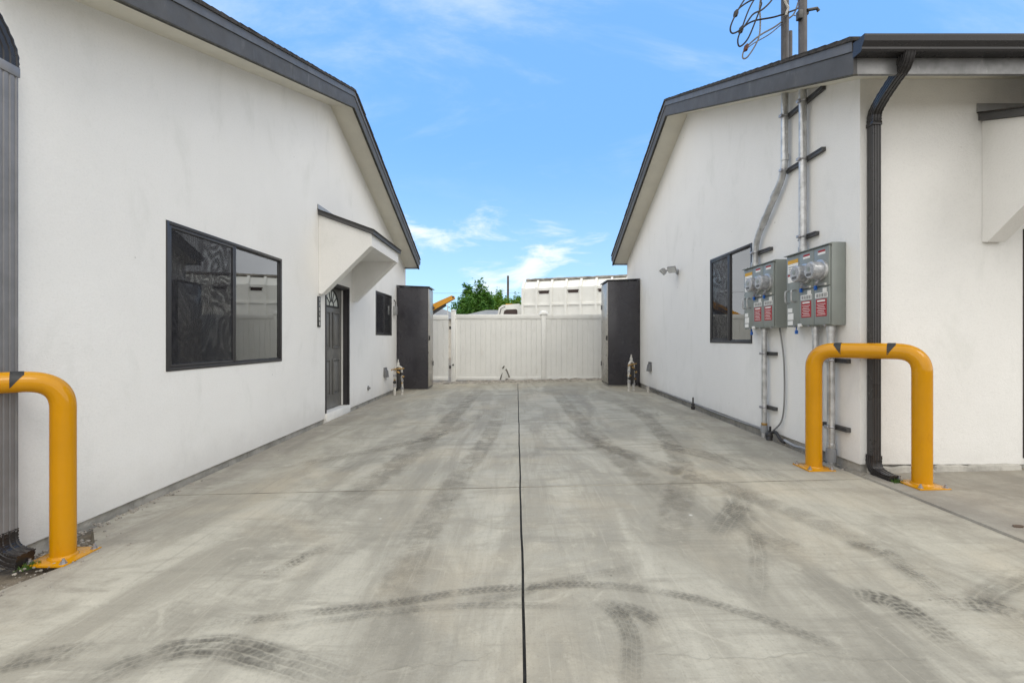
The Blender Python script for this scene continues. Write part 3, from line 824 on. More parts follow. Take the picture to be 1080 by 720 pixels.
# ================================================================ CABINETS
def cabinet(x0, x1, y0, y1, zt, doorside, label):
    zb = zg((x0+x1)/2, y0)-.01
    root = thing('storage_cabinet', label, 'cabinet', ((x0+x1)/2, (y0+y1)/2, zb), 'tall cabinets by the fence')
    m = MB(); m.box(x0, x1, y0, y1, zb+.04, zt, bev=.006); m.build('body', M['cabinet'], root)
    m = MB(); m.box(x0+.02, x1-.02, y0+.03, y1-.03, zb-.03, zb+.039); m.build('plinth', M['foundation'], root)
    m = MB(); xd = x0 if doorside < 0 else x1; s = doorside
    m.box(*sorted((xd+s*.002, xd+s*.016)), y0+.02, y1-.02, zb+.09, zt-.03, bev=.004); dd = m.build('door', M['cabinet_side'], root)
    m = MB(); m.box(*sorted((xd+s*.017, xd+s*.05)), y0+.03, y0+.065, 1.18, 1.30, bev=.006); m.build('handle', M['cable'], dd)
    m = MB()
    for z in (.5, 2.0): m = MB(); m.tube([(xd+s*.024, y1-.03, z), (xd+s*.024, y1-.03, z+.12)], .01, 8); m.build('hinge', M['strut'], dd)
    m = MB(); e = .05
    xa, xb = (x0-e, x1) if s < 0 else (x0, x1+e)
    sl = .035
    za, zbb = (zt+.003, zt+.003+sl) if s < 0 else (zt+.003+sl, zt+.003)
    m.loft([[Vector((xa, y, za)), Vector((xb, y, zbb)), Vector((xb, y, zbb+.02)), Vector((xa, y, za+.02))] for y in (y0-.03, y1+.03)]); m.build('roof_cap', M['cabinet'], root, smooth=False)
    return root
cabinet(2.30, 3.085, 11.42, 12.3, 2.67, -1, 'tall black steel cabinet beside the flood-lit wall of the meter house')
cabinet(-3.085, -2.29, 11.72, 12.38, 2.54, +1, 'tall black steel cabinet beside the small window of the front-door house')

# ================================================================ BACKFLOW VALVES
def backflow(x, y, ang, label):
    z0 = zg(x, y)
    root = thing('backflow_valve', label, 'pipe valve', (0, 0, 0), 'backflow valves by the cabinets')
    a = Vector((0, 0, 0))
    m = MB(); m.tube([(-.10, 0, -.02), (-.10, 0, .40), (-.095, .004, .46)], [.032, .027, .024], 12); m.build('riser', M['wrap'], root)
    m = MB(); m.tube([(.07, 0, -.02), (.075, .004, .22), (.06, 0, .36)], [.028, .026, .024], 12); m.build('riser', M['wrap'], root)
    m = MB(); m.tube(fillet([(-.095, .004, .44), (-.09, 0, .66), (.06, 0, .66), (.06, 0, .34)], .07), .029, 12)
    m.ball((-.02, 0, .67), .052, 2, (1, .8, .8)); m.build('valve_body', M['wrap'], root)
    m = MB(); m.tube([(-.02, 0, .71), (-.02, 0, .76), (-.02, 0, .78), (-.02, 0, .84)], [.034, .03, .018, .006], 12); m.build('bonnet', M['wrap'], root)
    m = MB(); m.tube([(-.17, -.04, .60), (-.02, -.045, .615), (.12, -.04, .625)], [.012, .02, .012], 10); m.tube([(-.17, -.04, .605), (-.17, -.04, .575)], .012, 8); m.build('valve_lever', M['brass'], root)
    for p, q in (((-.10, -.06, .36), (-.10, .05, .36)), ((.068, -.065, .28), (.068, .05, .28)), ((-.06, -.05, .56), (.02, -.06, .52)), ((.07, -.04, .42), (.12, -.05, .44))):
        m = MB(); m.tube([p, p if False else tuple((i+j)/2 for i, j in zip(p, q)), q], [.014, .024, .014], 8); m.build('test_cock', M['brass'], root)
    for c in ((-.10, 0, .46), (.066, 0, .34), (-.10, 0, .22), (.073, 0, .16)):
        m = MB(); m.tube([(c[0], c[1], c[2]-.022), (c[0], c[1], c[2]+.022)], .036, 8); m.build('union_nut', M['bolt'], root)
    m = MB(); m.tube([(.0, -.01, .62), (-.01, -.012, .45), (.01, -.012, .30), (.005, -.01, .16)], [.035, .05, .045, .022], 10); m.ball((-.10, -.02, .30), .042); m.ball((.06, -.02, .50), .038); m.build('relief_port', M['cable'], root)
    root.location = (x, y, z0); root.rotation_euler.z = ang
    return root
backflow(2.64, 10.45, R(38), 'white wrapped backflow valve with brass lever by the cabinet on the meter side')
backflow(-2.78, 10.75, R(12), 'white wrapped backflow valve with two risers by the cabinet on the door side')
sp = MB(); sp.tube([(2.93, 10.15, zg(2.9, 10)-.02), (2.93, 10.15, .13)], .03, 10); sp.tube([(2.93, 10.15, .131), (2.93, 10.15, .16)], .034, 10); tag(sp.build('pipe_stub', M['wrap']), 'short white capped pipe stub standing at the wall near the valve', 'pipe')
sp = MB(); sp.tube([(2.99, 7.72, zg(3, 7.7)-.02), (2.99, 7.72, .22)], .014, 8); sp.tube([(2.99, 7.72, .02), (2.99, 7.72, .07)], .032, 10); sp.tube([(2.96, 7.72, .10), (3.02, 7.72, .10)], .012, 8); tag(sp.build('ground_rod', M['cable']), 'thin black stake at the foot of the wall below the slider window', 'stake')

# ================================================================ WALL FITTINGS
def vent(F, u, z, w, h, label):
    m = MB(); o = F(u, 0, z)
    root = thing('wall_vent', label, 'vent', o, 'square wall vents')
    m.ring(u-w/2, u+w/2, z-h/2, z+h/2, .02, .002, .02, F, .003); m.build('frame', M['ventgrey'], root)
    m = MB(); m.prism([(.003, z+h/2-.021), (.05, z+h*.1), (.07, z-h/2-.02), (.003, z-h/2-.02)], u-w/2+.021, u+w/2-.021, F); m.build('hood', M['ventgrey'], root)
vent(FLh, 10.7, .44, .24, .21, 'small grey square vent low on the wall near the small window')
vent(FRh, 10.55, .585, .24, .20, 'small grey square vent low on the wall near the flood light')
m = MB(); m.lathe([(.05, .001), (.05, .012), (.042, .02), (.02, .022), (.018, .05), (.001, .052)], FLh, 9.48, .19, 18); tag(m.build('round_vent', M['ventgrey']), 'small round grey outlet cap low on the wall past the door', 'vent')
# control box on the left wall, beside the cabinet
cb = thing('control_box', 'small pale control box on the wall at the edge of the tall cabinet', 'box', (-3.1, 11.45, 1.9))
m = MB(); m.box(11.39, 11.51, .002, .09, 1.82, 2.04, FLh, .006); m.build('case', M['lamp'], cb)
m = MB(); m.tube([FLh(11.45, .045, 2.04), FLh(11.45, .05, 2.14), FLh(11.45, .01, 2.2)], .012, 8); m.build('conduit', M['cable'], cb)
# address plaque
pq = thing('address_plaque', 'narrow black address plaque with stacked white figures beside the front door', 'address sign', (-3.1, 7.11, 1.65))
m = MB(); m.box(7.065, 7.165, .002, .016, 1.395, 1.875, FLh, .004); m.build('plate', M['plaque'], pq)
def text_mesh(txt, size, name, mat, parent, mtx):
    cu = bpy.data.curves.new('txt', 'FONT'); cu.body = txt; cu.size = size; cu.align_x = 'CENTER'; cu.align_y = 'CENTER'; cu.extrude = .0015
    o = bpy.data.objects.new('txt', cu); COL.objects.link(o)
    bpy.context.view_layer.update()
    me = bpy.data.meshes.new_from_object(o.evaluated_get(bpy.context.evaluated_depsgraph_get()))
    bpy.data.objects.remove(o); me.transform(mtx); me.name = name
    me.materials.clear(); me.materials.append(mat)
    q = bpy.data.objects.new(name, me); COL.objects.link(q); q.parent = parent; return q
for i, ch in enumerate('175108'):
    mt = Matrix.Translation(Vector((.019, 7.115-7.11, 1.825-i*.076-1.65))) @ Matrix.Rotation(R(90), 4, 'Z') @ Matrix.Rotation(R(90), 4, 'X')
    text_mesh(ch, .078, 'figure', M['paper'], pq, mt)
# flood light
fl = thing('flood_light', 'twin-head grey flood light on the wall above the cabinet end', 'light', (3.1, 8.75, 2.5))
m = MB(); m.lathe([(.055, .001), (.055, .022), (.045, .03), (.001, .031)], FRh, 8.75, 2.5, 20); m.build('base_plate', M['lamp'], fl)
m = MB(); m.tube([(3.07, 8.75, 2.50), (3.0, 8.75, 2.50), (2.97, 8.75, 2.52)], .016, 8); m.build('arm', M['lamp'], fl)
def head(c, dirv):
    dv = Vector(dirv).normalized(); up = Vector((0, 0, 1)); sd = dv.cross(up).normalized(); u2 = sd.cross(dv)
    c = Vector(c)
    def ringp(w, h, d): return [c+dv*d+sd*a*w+u2*b*h for a, b in ((-1, -1), (1, -1), (1, 1), (-1, 1))]
    a = MB(); a.loft([ringp(.045, .035, -.05), ringp(.075, .06, -.01), ringp(.08, .065, .03)]); h = a.build('lamp_head', M['lamp'], fl, smooth=False)
    a = MB(); a.loft([ringp(.07, .055, .031), ringp(.07, .055, .036)]); a.build('lamp_lens', M['lens'], h, smooth=False)
head((2.96, 8.66, 2.54), (-.5, -.55, -.65)); head((2.84, 8.82, 2.52), (-.7, .1, -.7))
fl_a = MB(); fl_a.tube([(2.97, 8.75, 2.52), (2.96, 8.69, 2.545)], .012, 8); fl_a.tube([(2.97, 8.75, 2.52), (2.86, 8.80, 2.54)], .012, 8); fl_a.build('knuckle', M['lamp'], fl)

# ================================================================ ELECTRIC METERS
def meter_box(y0):
    F = lambda u, n, z: Vector((3.1-n, y0+u, z))
    root = thing('meter_box', 'x', 'electric meter', (3.1, y0, 1.335), 'grey electric meter boxes')
    z0, z1, W_, D = 1.335, 2.12, .71, .148
    m = MB(); m.box(0, W_, .003, D-.012, z0, z1, F, .006); m.build('enclosure', M['meterbox'], root)
    m = MB(); m.prism([(D-.011, z1-.004), (D+.022, z1-.012), (D+.022, z1-.02), (D-.011, z1-.02)], -.004, W_+.004, F); m.build('drip_cap', M['meterbox'], root, smooth=False)
    cols = [(.012, .232), (.237, .465), (.476, .700)]
    for k, (a, b) in enumerate(cols):
        if k == 2:
            c = MB(); c.box(a, b, D-.011, D-.002, z0+.012, z1-.024, F, .003); cv = c.build('cover', M['meterbox'], root)
            h = MB(); zc = 1.66; uc = a+.13
            h.tube(fillet([F(uc-.075, D-.002, zc-.06), F(uc-.075, D+.05, zc-.06), F(uc-.075, D+.05, zc+.06), F(uc-.075, D-.002, zc+.06)], .022), .009, 8)
            h.build('pull_handle', M['galv'], cv); h = MB()
            h.tube(fillet([F(uc+.06, D-.002, zc-.065), F(uc+.06, D+.035, zc-.065), F(uc+.06, D+.035, zc+.065), F(uc+.06, D-.002, zc+.065)], .03), .008, 8)
            h.build('pull_handle', M['galv'], cv)
            for name, mat, u0, u1, h0, h1 in (('amber_label', 'amber', .02, .20, .675, .715), ('warning_label', 'paper', .02, .20, .575, .674), ('warning_label', 'red', .045, .20, .545, .562), ('warning_label', 'paper', .045, .20, .475, .544), ('sticker', 'paper', .12, .20, .155, .20), ('sticker', 'paper', .10, .20, .075, .145), ('sticker', 'paper', .11, .20, .02, .065)):
                c = MB(); c.box(a+u0, a+u1, D-.001, D+.0005, z0+h0, z0+h1, F); c.build(name, M[mat], cv)
            c = MB()
            for q in range(3): c.box(a+.04, a+.18, D+.001, D+.0016, z0+.59+q*.024, z0+.596+q*.024, F)
            c.build('label_lines', M['ink'], cv)
            continue
        c = MB(); c.box(a, b, D-.011, D+.006, 1.715, z1-.024, F, .004); up = c.build('meter_cover', M['meterbox'], root)
        c = MB(); c.box(a, b, D-.011, D+.004, z0+.012, 1.708, F, .004); lo = c.build('breaker_cover', M['meterbox'], root)
        uc, zc = (a+b)/2, 1.868; e = D+.006
        r = MB(); r.lathe([(.103, e), (.103, e+.022), (.09, e+.03), (.085, e+.03)], F, uc, zc, 28); r.build('meter_ring', M['galv'], up)
        r = MB(); r.lathe([(.086, e+.01), (.086, e+.09), (.083, e+.112), (.072, e+.122), (.001, e+.124)], F, uc, zc, 28); mt = r.build('meter', M['meterglass'], up)
        r = MB(); r.lathe([(.026, e+.1242), (.026, e+.1262), (.001, e+.127)], F, uc+.005, zc+.012, 14); r.build('meter_port', M['meterbox'], mt)
        r = MB(); r.box(uc-.034, uc+.034, e+.124, e+.1262, zc-.052, zc-.028, F); r.build('meter_display', M['ink'], mt)
        r = MB(); r.tube([F(uc, e+.03, zc-.10), F(uc, e+.05, zc-.12), F(uc+.02, e+.04, zc-.135)], .012, 8); r.tube([F(uc-.05, e+.005, 1.73), F(uc-.02, e+.02, 1.728), F(uc+.03, e+.02, 1.735)], .007, 6); r.build('latch', M['bolt'], up)
        r = MB(); r.box(uc+.050, uc+.078, e+.004, e+.026, 1.685, 1.728, F, .006); r.build('seal_tag', M['blue'], lo)
        r = MB(); r.box(uc-.075, uc-.02, e+.001, e+.0025, 1.722, 1.742, F); r.build('number_tag', M['paper'], up)
        r = MB(); r.box(uc-.055, uc+.045, e+.0005, e+.002, 2.045, 2.064, F); r.build('warning_strip', M['red'], up)
        r = MB(); r.box(uc-.06, uc+.05, e+.0005, e+.002, 2.022, 2.044, F); r.build('warning_strip', M['paper'], up)
        el = D+.004
        r = MB(); r.box(uc-.088, uc+.092, el+.0005, el+.002, 1.605, 1.655, F); lb = r.build('number_label', M['paper'], lo)
        r = MB(); r.box(uc-.075, uc-.02, el+.0008, el+.004, 1.6555, 1.695, F); r.build('hang_tag', M['paper'], lb)
        r = MB()
        for q in range(9): r.box(uc-.08+q*.0185, uc-.073+q*.0185+.004*(q % 2), el+.0024, el+.003, 1.612, 1.646, F)
        r.build('label_bars', M['ink'], lb)
        r = MB(); r.box(uc-.075, uc+.08, el+.0005, el+.002, 1.425, 1.592, F); rl = r.build('red_label', M['red'], lo)
        r = MB(); r.box(uc-.055, uc+.06, el+.0024, el+.003, 1.567, 1.583, F)
        for q in range(7): r.box(uc-.06+.01*(q % 3), uc+.065-.012*(q % 2), el+.0024, el+.003, 1.44+q*.017, 1.4445+q*.017, F)
        r.build('label_lines', M['paper'], rl)
    m = MB(); m.box(.232, .237, .1365, D-.004, z0+.01, z1-.024, F); m.box(.465, .476, .1365, D-.006, z0+.01, z1-.024, F); m.build('cover_gap', M['meterbox_seam'], root)
    m = MB(); m.box(.47, .50, D-.03, D+.004, z0-.006, z0+.03, F, .003); m.box(.43, .47, D-.01, D+.006, z0+.0, z0+.03, F, .003); m.build('lock_hasp', M['paper'], root)
    m = MB(); m.tube([F(.60, .10, z0), F(.60, .105, z0-.05)], .005, 6); m.box(.585, .615, .09, .112, z0-.075, z0-.035, F, .005); m.build('seal_tag', M['blue'], root)
    m = MB(); 
    for u in (.09, .33, .57): m.lathe([(.012, D-.02), (.012, D-.002), (.001, D)], F, u, z0+.006, 10)
    m.build('cover_screw', M['bolt'], root)
    return root
mb2 = meter_box(4.28)
mb2['label'] = 'grey twin-meter box nearer the house corner, behind the yellow pipe guard'
mb1 = copy_tree(mb2); mb1.location.y += .93
mb1['label'] = 'grey twin-meter box beside the slider window, under the bent conduit'

def conduit(name, pts, r, label, mat='galv', coup=(), fil=0, straps=(), group=None, base=None):
    root = thing(name, label, 'conduit', pts[0], group)
    m = MB(); m.tube(fillet(pts, fil, 10) if fil else pts, r, 14); m.build('pipe', M[mat], root)
    for c, ln, mt, k in coup:
        c = Vector(c); m = MB(); d = Vector(ln)
        m.tube([c, c+d*.12, c+d*.88, c+d], [r*(k-.04), r*k, r*k, r*(k-.04)], 14); m.build('coupling', M[mt], root)
    for (y0, y1, z, yc) in straps:
        m = MB(); m.box(3.062, 3.0985, min(y0, y1), max(y0, y1), z-.021, z+.021, bev=.002)
        m.box(3.055, 3.0615, min(y0, y1)-.0, max(y0, y1), z+.008, z+.021); m.box(3.055, 3.0615, min(y0, y1), max(y0, y1), z-.021, z-.008)
        s = m.build('strut_channel', M['strut'], root, smooth=False)
        m = MB(); x0 = pts[0][0]
        m.tube([(x0+(r+.006)*math.cos(t*math.pi/8), yc+(r+.006)*math.sin(t*math.pi/8), z) for t in range(4, 13)], .009, 6)
        m.tube([(x0-r-.002, yc-.012, z), (x0-r-.028, yc-.014, z)], .009, 6); m.box(x0-r-.024, x0-r-.002, yc-.03, yc+.02, z-.014, z+.014, bev=.003)
        m.build('pipe_clamp', M['bolt'], s)
    return root
XC = 3.035
# service masts
ms1 = conduit('service_mast', [(XC, 5.80, 2.118), (XC, 5.78, 2.45), (XC, 5.16, 3.09), (XC, 5.15, 4.30)], .037, 'bent galvanised conduit rising from the far meter box through the eave', fil=.16,
        coup=[((XC, 5.80, 2.12), (0, 0, .06), 'galv', 1.18), ((XC, 5.151, 3.22), (0, 0, .07), 'galv', 1.14), ((XC, 5.62, 2.617), (0, -.07, .072), 'galv', 1.14), ((XC, 5.38, 2.865), (0, -.06, .062), 'galv', 1.14)],
        straps=[(5.50, 5.86, 2.30, 5.79)], group='service masts')
m = MB(); m.tube([(XC, 5.15, 4.301), (XC, 5.15, 6.3)], .040, 14); m.build('painted_pipe', M['masttop'], ms1)
m = MB(); m.tube([(XC, 5.15, 4.19), (XC, 5.15, 4.27), (XC, 5.15, 4.33)], [.12, .07, .045], 16); m.build('roof_flashing', M['trim'], ms1)
m = MB(); m.tube([(XC, 5.15, 6.30), (XC, 5.13, 6.36), (XC-.02, 5.05, 6.40)], [.055, .06, .035], 12); m.build('weatherhead', M['masttop'], ms1)
ms2 = conduit('service_mast', [(XC, 4.83, 2.118), (XC, 4.83, 4.18)], .037, 'straight galvanised conduit rising from the near meter box through the eave',
        coup=[((XC, 4.83, 2.12), (0, 0, .06), 'galv', 1.18)], straps=[(4.56, 5.20, 3.725, 4.83), (4.56, 5.20, 3.11, 4.83), (4.66, 4.95, 2.29, 4.83)], group='service masts')
m = MB(); m.tube([(XC, 4.83, 4.181), (XC, 4.83, 6.2)], .041, 14); m.build('painted_pipe', M['masttop'], ms2)
m = MB(); m.tube([(XC, 4.83, 4.06), (XC, 4.83, 4.14), (XC, 4.83, 4.20)], [.12, .07, .045], 16); m.build('roof_flashing', M['trim'], ms2)
m = MB(); m.tube([(XC, 4.83, 6.20), (XC, 4.81, 6.26), (XC-.02, 4.73, 6.30)], [.055, .06, .035], 12); m.build('weatherhead', M['masttop'], ms2)
m = MB(); m.tube([(XC+.05, 4.83, 4.66), (XC-.06, 4.80, 4.63)], .02, 8); m.tube([(XC+.03, 4.8, 4.67), (XC+.13, 4.8, 4.69), (XC+.15, 4.8, 4.66)], .016, 8); m.box(XC-.075, XC-.03, 4.77, 4.83, 4.57, 4.66, bev=.006); m.build('wire_bracket', M['strut'], ms2)
for z in (3.11, 3.725):
    m = MB(); m.box(XC-.062, XC-.038, 5.12, 5.17, z-.014, z+.014, bev=.003); m.tube([(XC+.043*math.cos(t*math.pi/8), 5.15+.043*math.sin(t*math.pi/8), z) for t in range(4, 13)], .009, 6); m.build('pipe_clamp', M['bolt'], ms1)
m = MB(); m.tube([(3.25, 5.42, 4.30), (3.25, 5.42, 4.86)], .03, 12); vp = tag(m.build('vent_pipe', M['masttop']), 'short grey vent pipe on the roof between the two masts', 'pipe')

# lower conduits
conduit('riser_conduit', [(XC, 5.58, 1.337), (XC, 5.58, -.03)], .031, 'galvanised conduit dropping from the far meter box to the slab', coup=[((XC, 5.58, 1.27), (0, 0, .066), 'galv', 1.18), ((XC, 5.58, .06), (0, 0, .09), 'pvc', 1.3), ((XC, 5.58, .152), (0, 0, .03), 'brass', 1.12)],
        straps=[(5.40, 5.66, 1.03, 5.58), (5.40, 5.66, .375, 5.58)], group='conduits under the meter boxes')
conduit('riser_conduit', [(XC, 4.62, 1.337), (XC, 4.62, -.03)], .031, 'galvanised conduit hidden in its lower part by the yellow pipe guard leg', coup=[((XC, 4.62, 1.27), (0, 0, .066), 'galv', 1.2)], group='conduits under the meter boxes')
conduit('riser_conduit', [(XC, 4.395, 1.337), (XC, 4.395, -.03)], .034, 'galvanised conduit with grey base coupling between the yellow legs and the corner', coup=[((XC, 4.395, 1.27), (0, 0, .066), 'galv', 1.2), ((XC, 4.395, .02), (0, 0, .13), 'pvc', 1.3), ((XC, 4.395, .155), (0, 0, .05), 'galv', 1.15)],
        straps=[(4.22, 4.56, 1.0, 4.395), (4.22, 4.56, .36, 4.395)], group='conduits under the meter boxes')
m = MB(); m.tube(spline([(3.06, 5.30, 1.337), (3.065, 5.27, 1.2), (3.07, 5.23, .95), (3.07, 5.22, .55), (3.07, 5.27, .27), (3.06, 5.42, .12), (3.04, 5.50, .03)], 8), .009, 8)
tag(m.build('ground_cable', M['greycable']), 'thin grey cable curving from the far meter box down to the slab', 'cable')
m = MB(); m.ball((3.03, 5.46, .05), .05, 2, (.8, 1, 1)); m.ball((3.01, 5.42, .01), .035); m.tube(spline([(3.04, 5.46, .08), (3.05, 5.36, .11), (3.04, 5.25, .05), (3.05, 5.18, .03)]), .018, 8); m.tube([(3.04, 5.46, .08), (3.03, 5.44, .16)], .012, 8)
tag(m.build('cable_clamp', M['cable']), 'black clamp knot where cables meet the slab under the meters', 'clamp')
pts = []
yy = 10.9
while yy > 5.62:
    pts.append((3.078+.008*noise.noise(Vector((yy*1.3, 0, 0))), yy, zg(3.1, yy)+.062+.018*noise.noise(Vector((yy*.8, 2, 0))))); yy -= .25
m = MB(); m.tube(spline(pts, 3), .017, 8); tag(m.build('wall_cable', M['greycable']), 'grey cable lying along the foot of the wall under the flood light', 'cable')
m = MB(); m.tube(spline([(3.06, 5.2, .05), (3.06, 5.0, .03), (3.05, 4.85, .045), (3.06, 4.68, .04)], 5), .016, 8); tag(m.build('pipe_offcut', M['pvc']), 'grey pipe piece lying along the wall foot between the conduits', 'pipe')

# looping service wires by the masts (drawn in a hanging plane at y ~ 5.1)
def P5(a, b, dy=0): return (2.231+a*.001476, 5.08+dy, 5.004-b*.001476)
def wire(label, zs, dy, mat='cable', r=.009, lumps=()):
    m = MB(); pts = [P5(a, b, dy+.03*math.sin(i*1.3)) for i, (a, b) in enumerate(zs)]
    root = thing('service_wire', label, 'wire', pts[-1], 'looping service wires')
    m.tube(spline(pts, 6), r, 6); m.build('strand', M[mat], root)
    for (a, b, mt) in lumps:
        m = MB(); c = Vector(P5(a, b, dy)); m.tube([c+Vector((.018, 0, .045)), c+Vector((.006, 0, .015)), c-Vector((.006, 0, .02)), c-Vector((.018, 0, .035))], [.012, .026, .024, .010], 8); m.build('splice', M[mt], root)
wire('outermost black wire loop with a dark splice, left of the masts', [(640, -420), (420, -200), (225, 0), (170, 70), (112, 165), (75, 260), (100, 296), (170, 262), (230, 182), (300, 145), (380, 62), (420, -20), (560, -380)], -.10, lumps=[(112, 165, 'cable')])
wire('middle dark wire loop with a dark splice, left of the masts', [(660, -420), (430, -230), (290, 0), (230, 110), (185, 230), (163, 305), (185, 350), (240, 300), (290, 170), (330, 60), (360, -30), (600, -400)], .0, lumps=[(183, 240, 'cable')])
wire('lowest pale wire loop with a rusty splice, left of the masts', [(690, -400), (420, -200), (355, 0), (345, 150), (328, 290), (262, 408), (228, 412), (238, 352), (330, 270), (450, 200), (525, 140), (620, 75), (660, -60)], .06, 'greycable', lumps=[(242, 350, 'copper')])
wire('black wire bowing high across both masts', [(118, 160), (170, 82), (280, 25), (420, 44), (545, 46), (620, 38), (655, 10)], -.06)
wire('black wire bowing lower across both masts', [(186, 245), (230, 185), (300, 148), (440, 136), (560, 98), (625, 60), (655, 30)], .03)
wire('thin pale wire under the lower bowing wire', [(250, 345), (330, 280), (440, 220), (520, 160), (600, 96), (640, 80)], .10, 'greycable', .006)
wire('pale tape-wrapped wire running down the bent mast', [(515, -60), (520, 10), (540, 70), (515, 120), (505, 150)], -.02, 'wrap', .012)
wire('pale tape-wrapped wire hanging by the straight mast', [(640, -60), (632, 20), (625, 70), (640, 100), (655, 120)], -.25, 'wrap', .010)

# ================================================================ YELLOW PIPE GUARDS
def guard(a, b, label, r=.069):
    a = Vector((*a, 0)); b = Vector((*b, 0)); za, zb = zg(a.x, a.y), zg(b.x, b.y)
    zt = (za+zb)/2+1.102
    root = thing('pipe_guard', label, 'bollard', (a.x, a.y, za), 'yellow pipe guards at the house corners')
    P = fillet([(a.x, a.y, za+.012), (a.x, a.y, zt), (b.x, b.y, zt), (b.x, b.y, zb+.012)], .17, 16)
    m = MB(); m.tube(P, r, 28); pipe = m.build('pipe', M['yellow'], root)
    d = (b-a).normalized()
    for q, s in ((a, 1), (b, -1)):
        z = zg(q.x, q.y)
        m = MB(); m.box(q.x-.125, q.x+.125, q.y-.125, q.y+.125, z-.004, z+.010, bev=.002); pl = m.build('base_plate', M['yellow'], root)
        w = MB(); w.tube([(q.x, q.y, z+.010), (q.x, q.y, z+.016), (q.x, q.y, z+.024)], [r+.012, r+.010, r+.001], 28); w.build('weld_bead', M['yellow'], pl)
        for sx in (-1, 1):
            for sy in (-1, 1):
                m = MB(); m.tube([(q.x+sx*.1, q.y+sy*.1, z+.010), (q.x+sx*.1, q.y+sy*.1, z+.013)], .02, 12)
                m.tube([(q.x+sx*.1, q.y+sy*.1, z+.0131), (q.x+sx*.1, q.y+sy*.1, z+.026)], .014, 6)
                m.tube([(q.x+sx*.1, q.y+sy*.1, z+.0261), (q.x+sx*.1, q.y+sy*.1, z+.04)], .007, 8); m.build('bolt', M['bolt'], pl)
        # pointed black tape wrapped round the pipe where the bend ends
        m = MB(); st = q+d*s*.135; up = Vector((0, 0, 1)); sd = d.cross(up)
        rows = []
        for i in range(9):
            t = i/8; hw = R(8+112*t); c = st+d*s*(.085*t); c.z = zt-(.006 if i < 3 else 0)
            rows.append([c+(up*math.cos(hw*(k/6-1))+sd*math.sin(hw*(k/6-1)))*(r+.0018) for k in range(13)])
        m.loft(rows, caps=False, closed=False); m.build('black_tape', M['blacktape'], pipe)
    return root
guard((2.80, 4.29), (3.335, 3.745), 'yellow bent-pipe guard in front of the meter boxes and downspout')
guard((-2.805, 2.815), (-3.36, 2.26), 'yellow bent-pipe guard beside the ribbed grey downspout, cut by the frame', .062)
# debris round the guard feet and specks on the slab
def pebbles(name, spots, label):
    m = MB()
    for (x, y, sx, sy, n, lo, hi) in spots:
        for i in range(n):
            px, py = random.gauss(x, sx), random.gauss(y, sy); r = random.uniform(lo, hi)
            m.ball((px, py, zg(px, py)+r*.25), r, 1, (1, random.uniform(.6, 1), .55))
    o = m.build(name, M['rubble'], smooth=False); o['kind'] = 'stuff'; return o
pebbles('gravel', [(-2.9, 2.85, .08, .12, 120, .005, .016), (-3.02, 3.3, .03, .5, 90, .005, .016), (3.06, 4.9, .03, .5, 60, .005, .015), (0, 7, 1.8, 3, 40, .003, .008), (-2.75, 2.5, .1, .3, 60, .003, .010)], '')
m = MB(); m.loft([[Vector((2.98+.0+.035*math.cos(k*.7)*(1+.3*math.sin(k*3)), 2.93+.02*math.sin(k*.7), zg(3, 2.9)+h)) for k in range(9)] for h in (.001, .012)]); m.bm.verts.ensure_lookup_table()
for v in m.bm.verts: v.co.x += .25
tag(m.build('dry_leaf', M['bark']), 'brown dry leaf lying on the walkway slab', 'leaf')

# ================================================================ BEYOND THE FENCE
# transfer trailer (built along local x, then turned)
tr = thing('cargo_trailer', 'long white ribbed trailer with a rolled tarp along its top', 'trailer', (0, 0, 0))
Z0 = -.1
m = MB(); m.prism([(0, 1.1), (0, 3.62), (.28, 3.98), (2.2, 3.98), (2.48, 3.62), (2.48, 1.1)], 0, 12.2); m.build('body', M['trailer'], tr, smooth=False)
for k in range(18):
    x = .02+k*.695
    m = MB(); m.prism([(-.07, 1.1), (-.07, 3.64), (.23, 4.03), (.29, 4.03), (-.002, 3.63), (-.002, 1.1)], x-.05, x+.05); m.build('rib', M['trailer'], tr, smooth=False)
m = MB(); m.box(.075, 12.2, -.045, -.003, 2.80, 2.88); m.build('side_rail', M['trailer'], tr)
for k in range(1, 17, 2):
    x = .02+k*.695+.12
    m = MB(); m.box(x, x+.46, -.02, -.003, 3.36, 3.46); m.box(x-.03, x+.49, -.05, -.003, 3.465, 3.50); m.build('vent_slot', M['slot'], tr)
P = [(.1+i*.11, .32+.012*math.sin(i*.9), 4.05+.012*noise.noise(Vector((i*.8, 0, 0)))) for i in range(110)]
m = MB(); m.tube(P, [.075+.02*noise.noise(Vector((i*.6, 4, 0))) for i in range(110)], 8); m.build('rolled_tarp', M['tarp'], tr, smooth=False)
for x in (8.6, 9.8, 11):
    m = MB(); m.tube([(x, .1, .5), (x, .45, .5)], .5, 20); m.tube([(x, 2.03, .5), (x, 2.38, .5)], .5, 20); m.build('wheel', M['rubber'], tr)
tr.location = (.27, 21.7, zg(2, 14)-.03); tr.rotation_euler.z = R(-19)
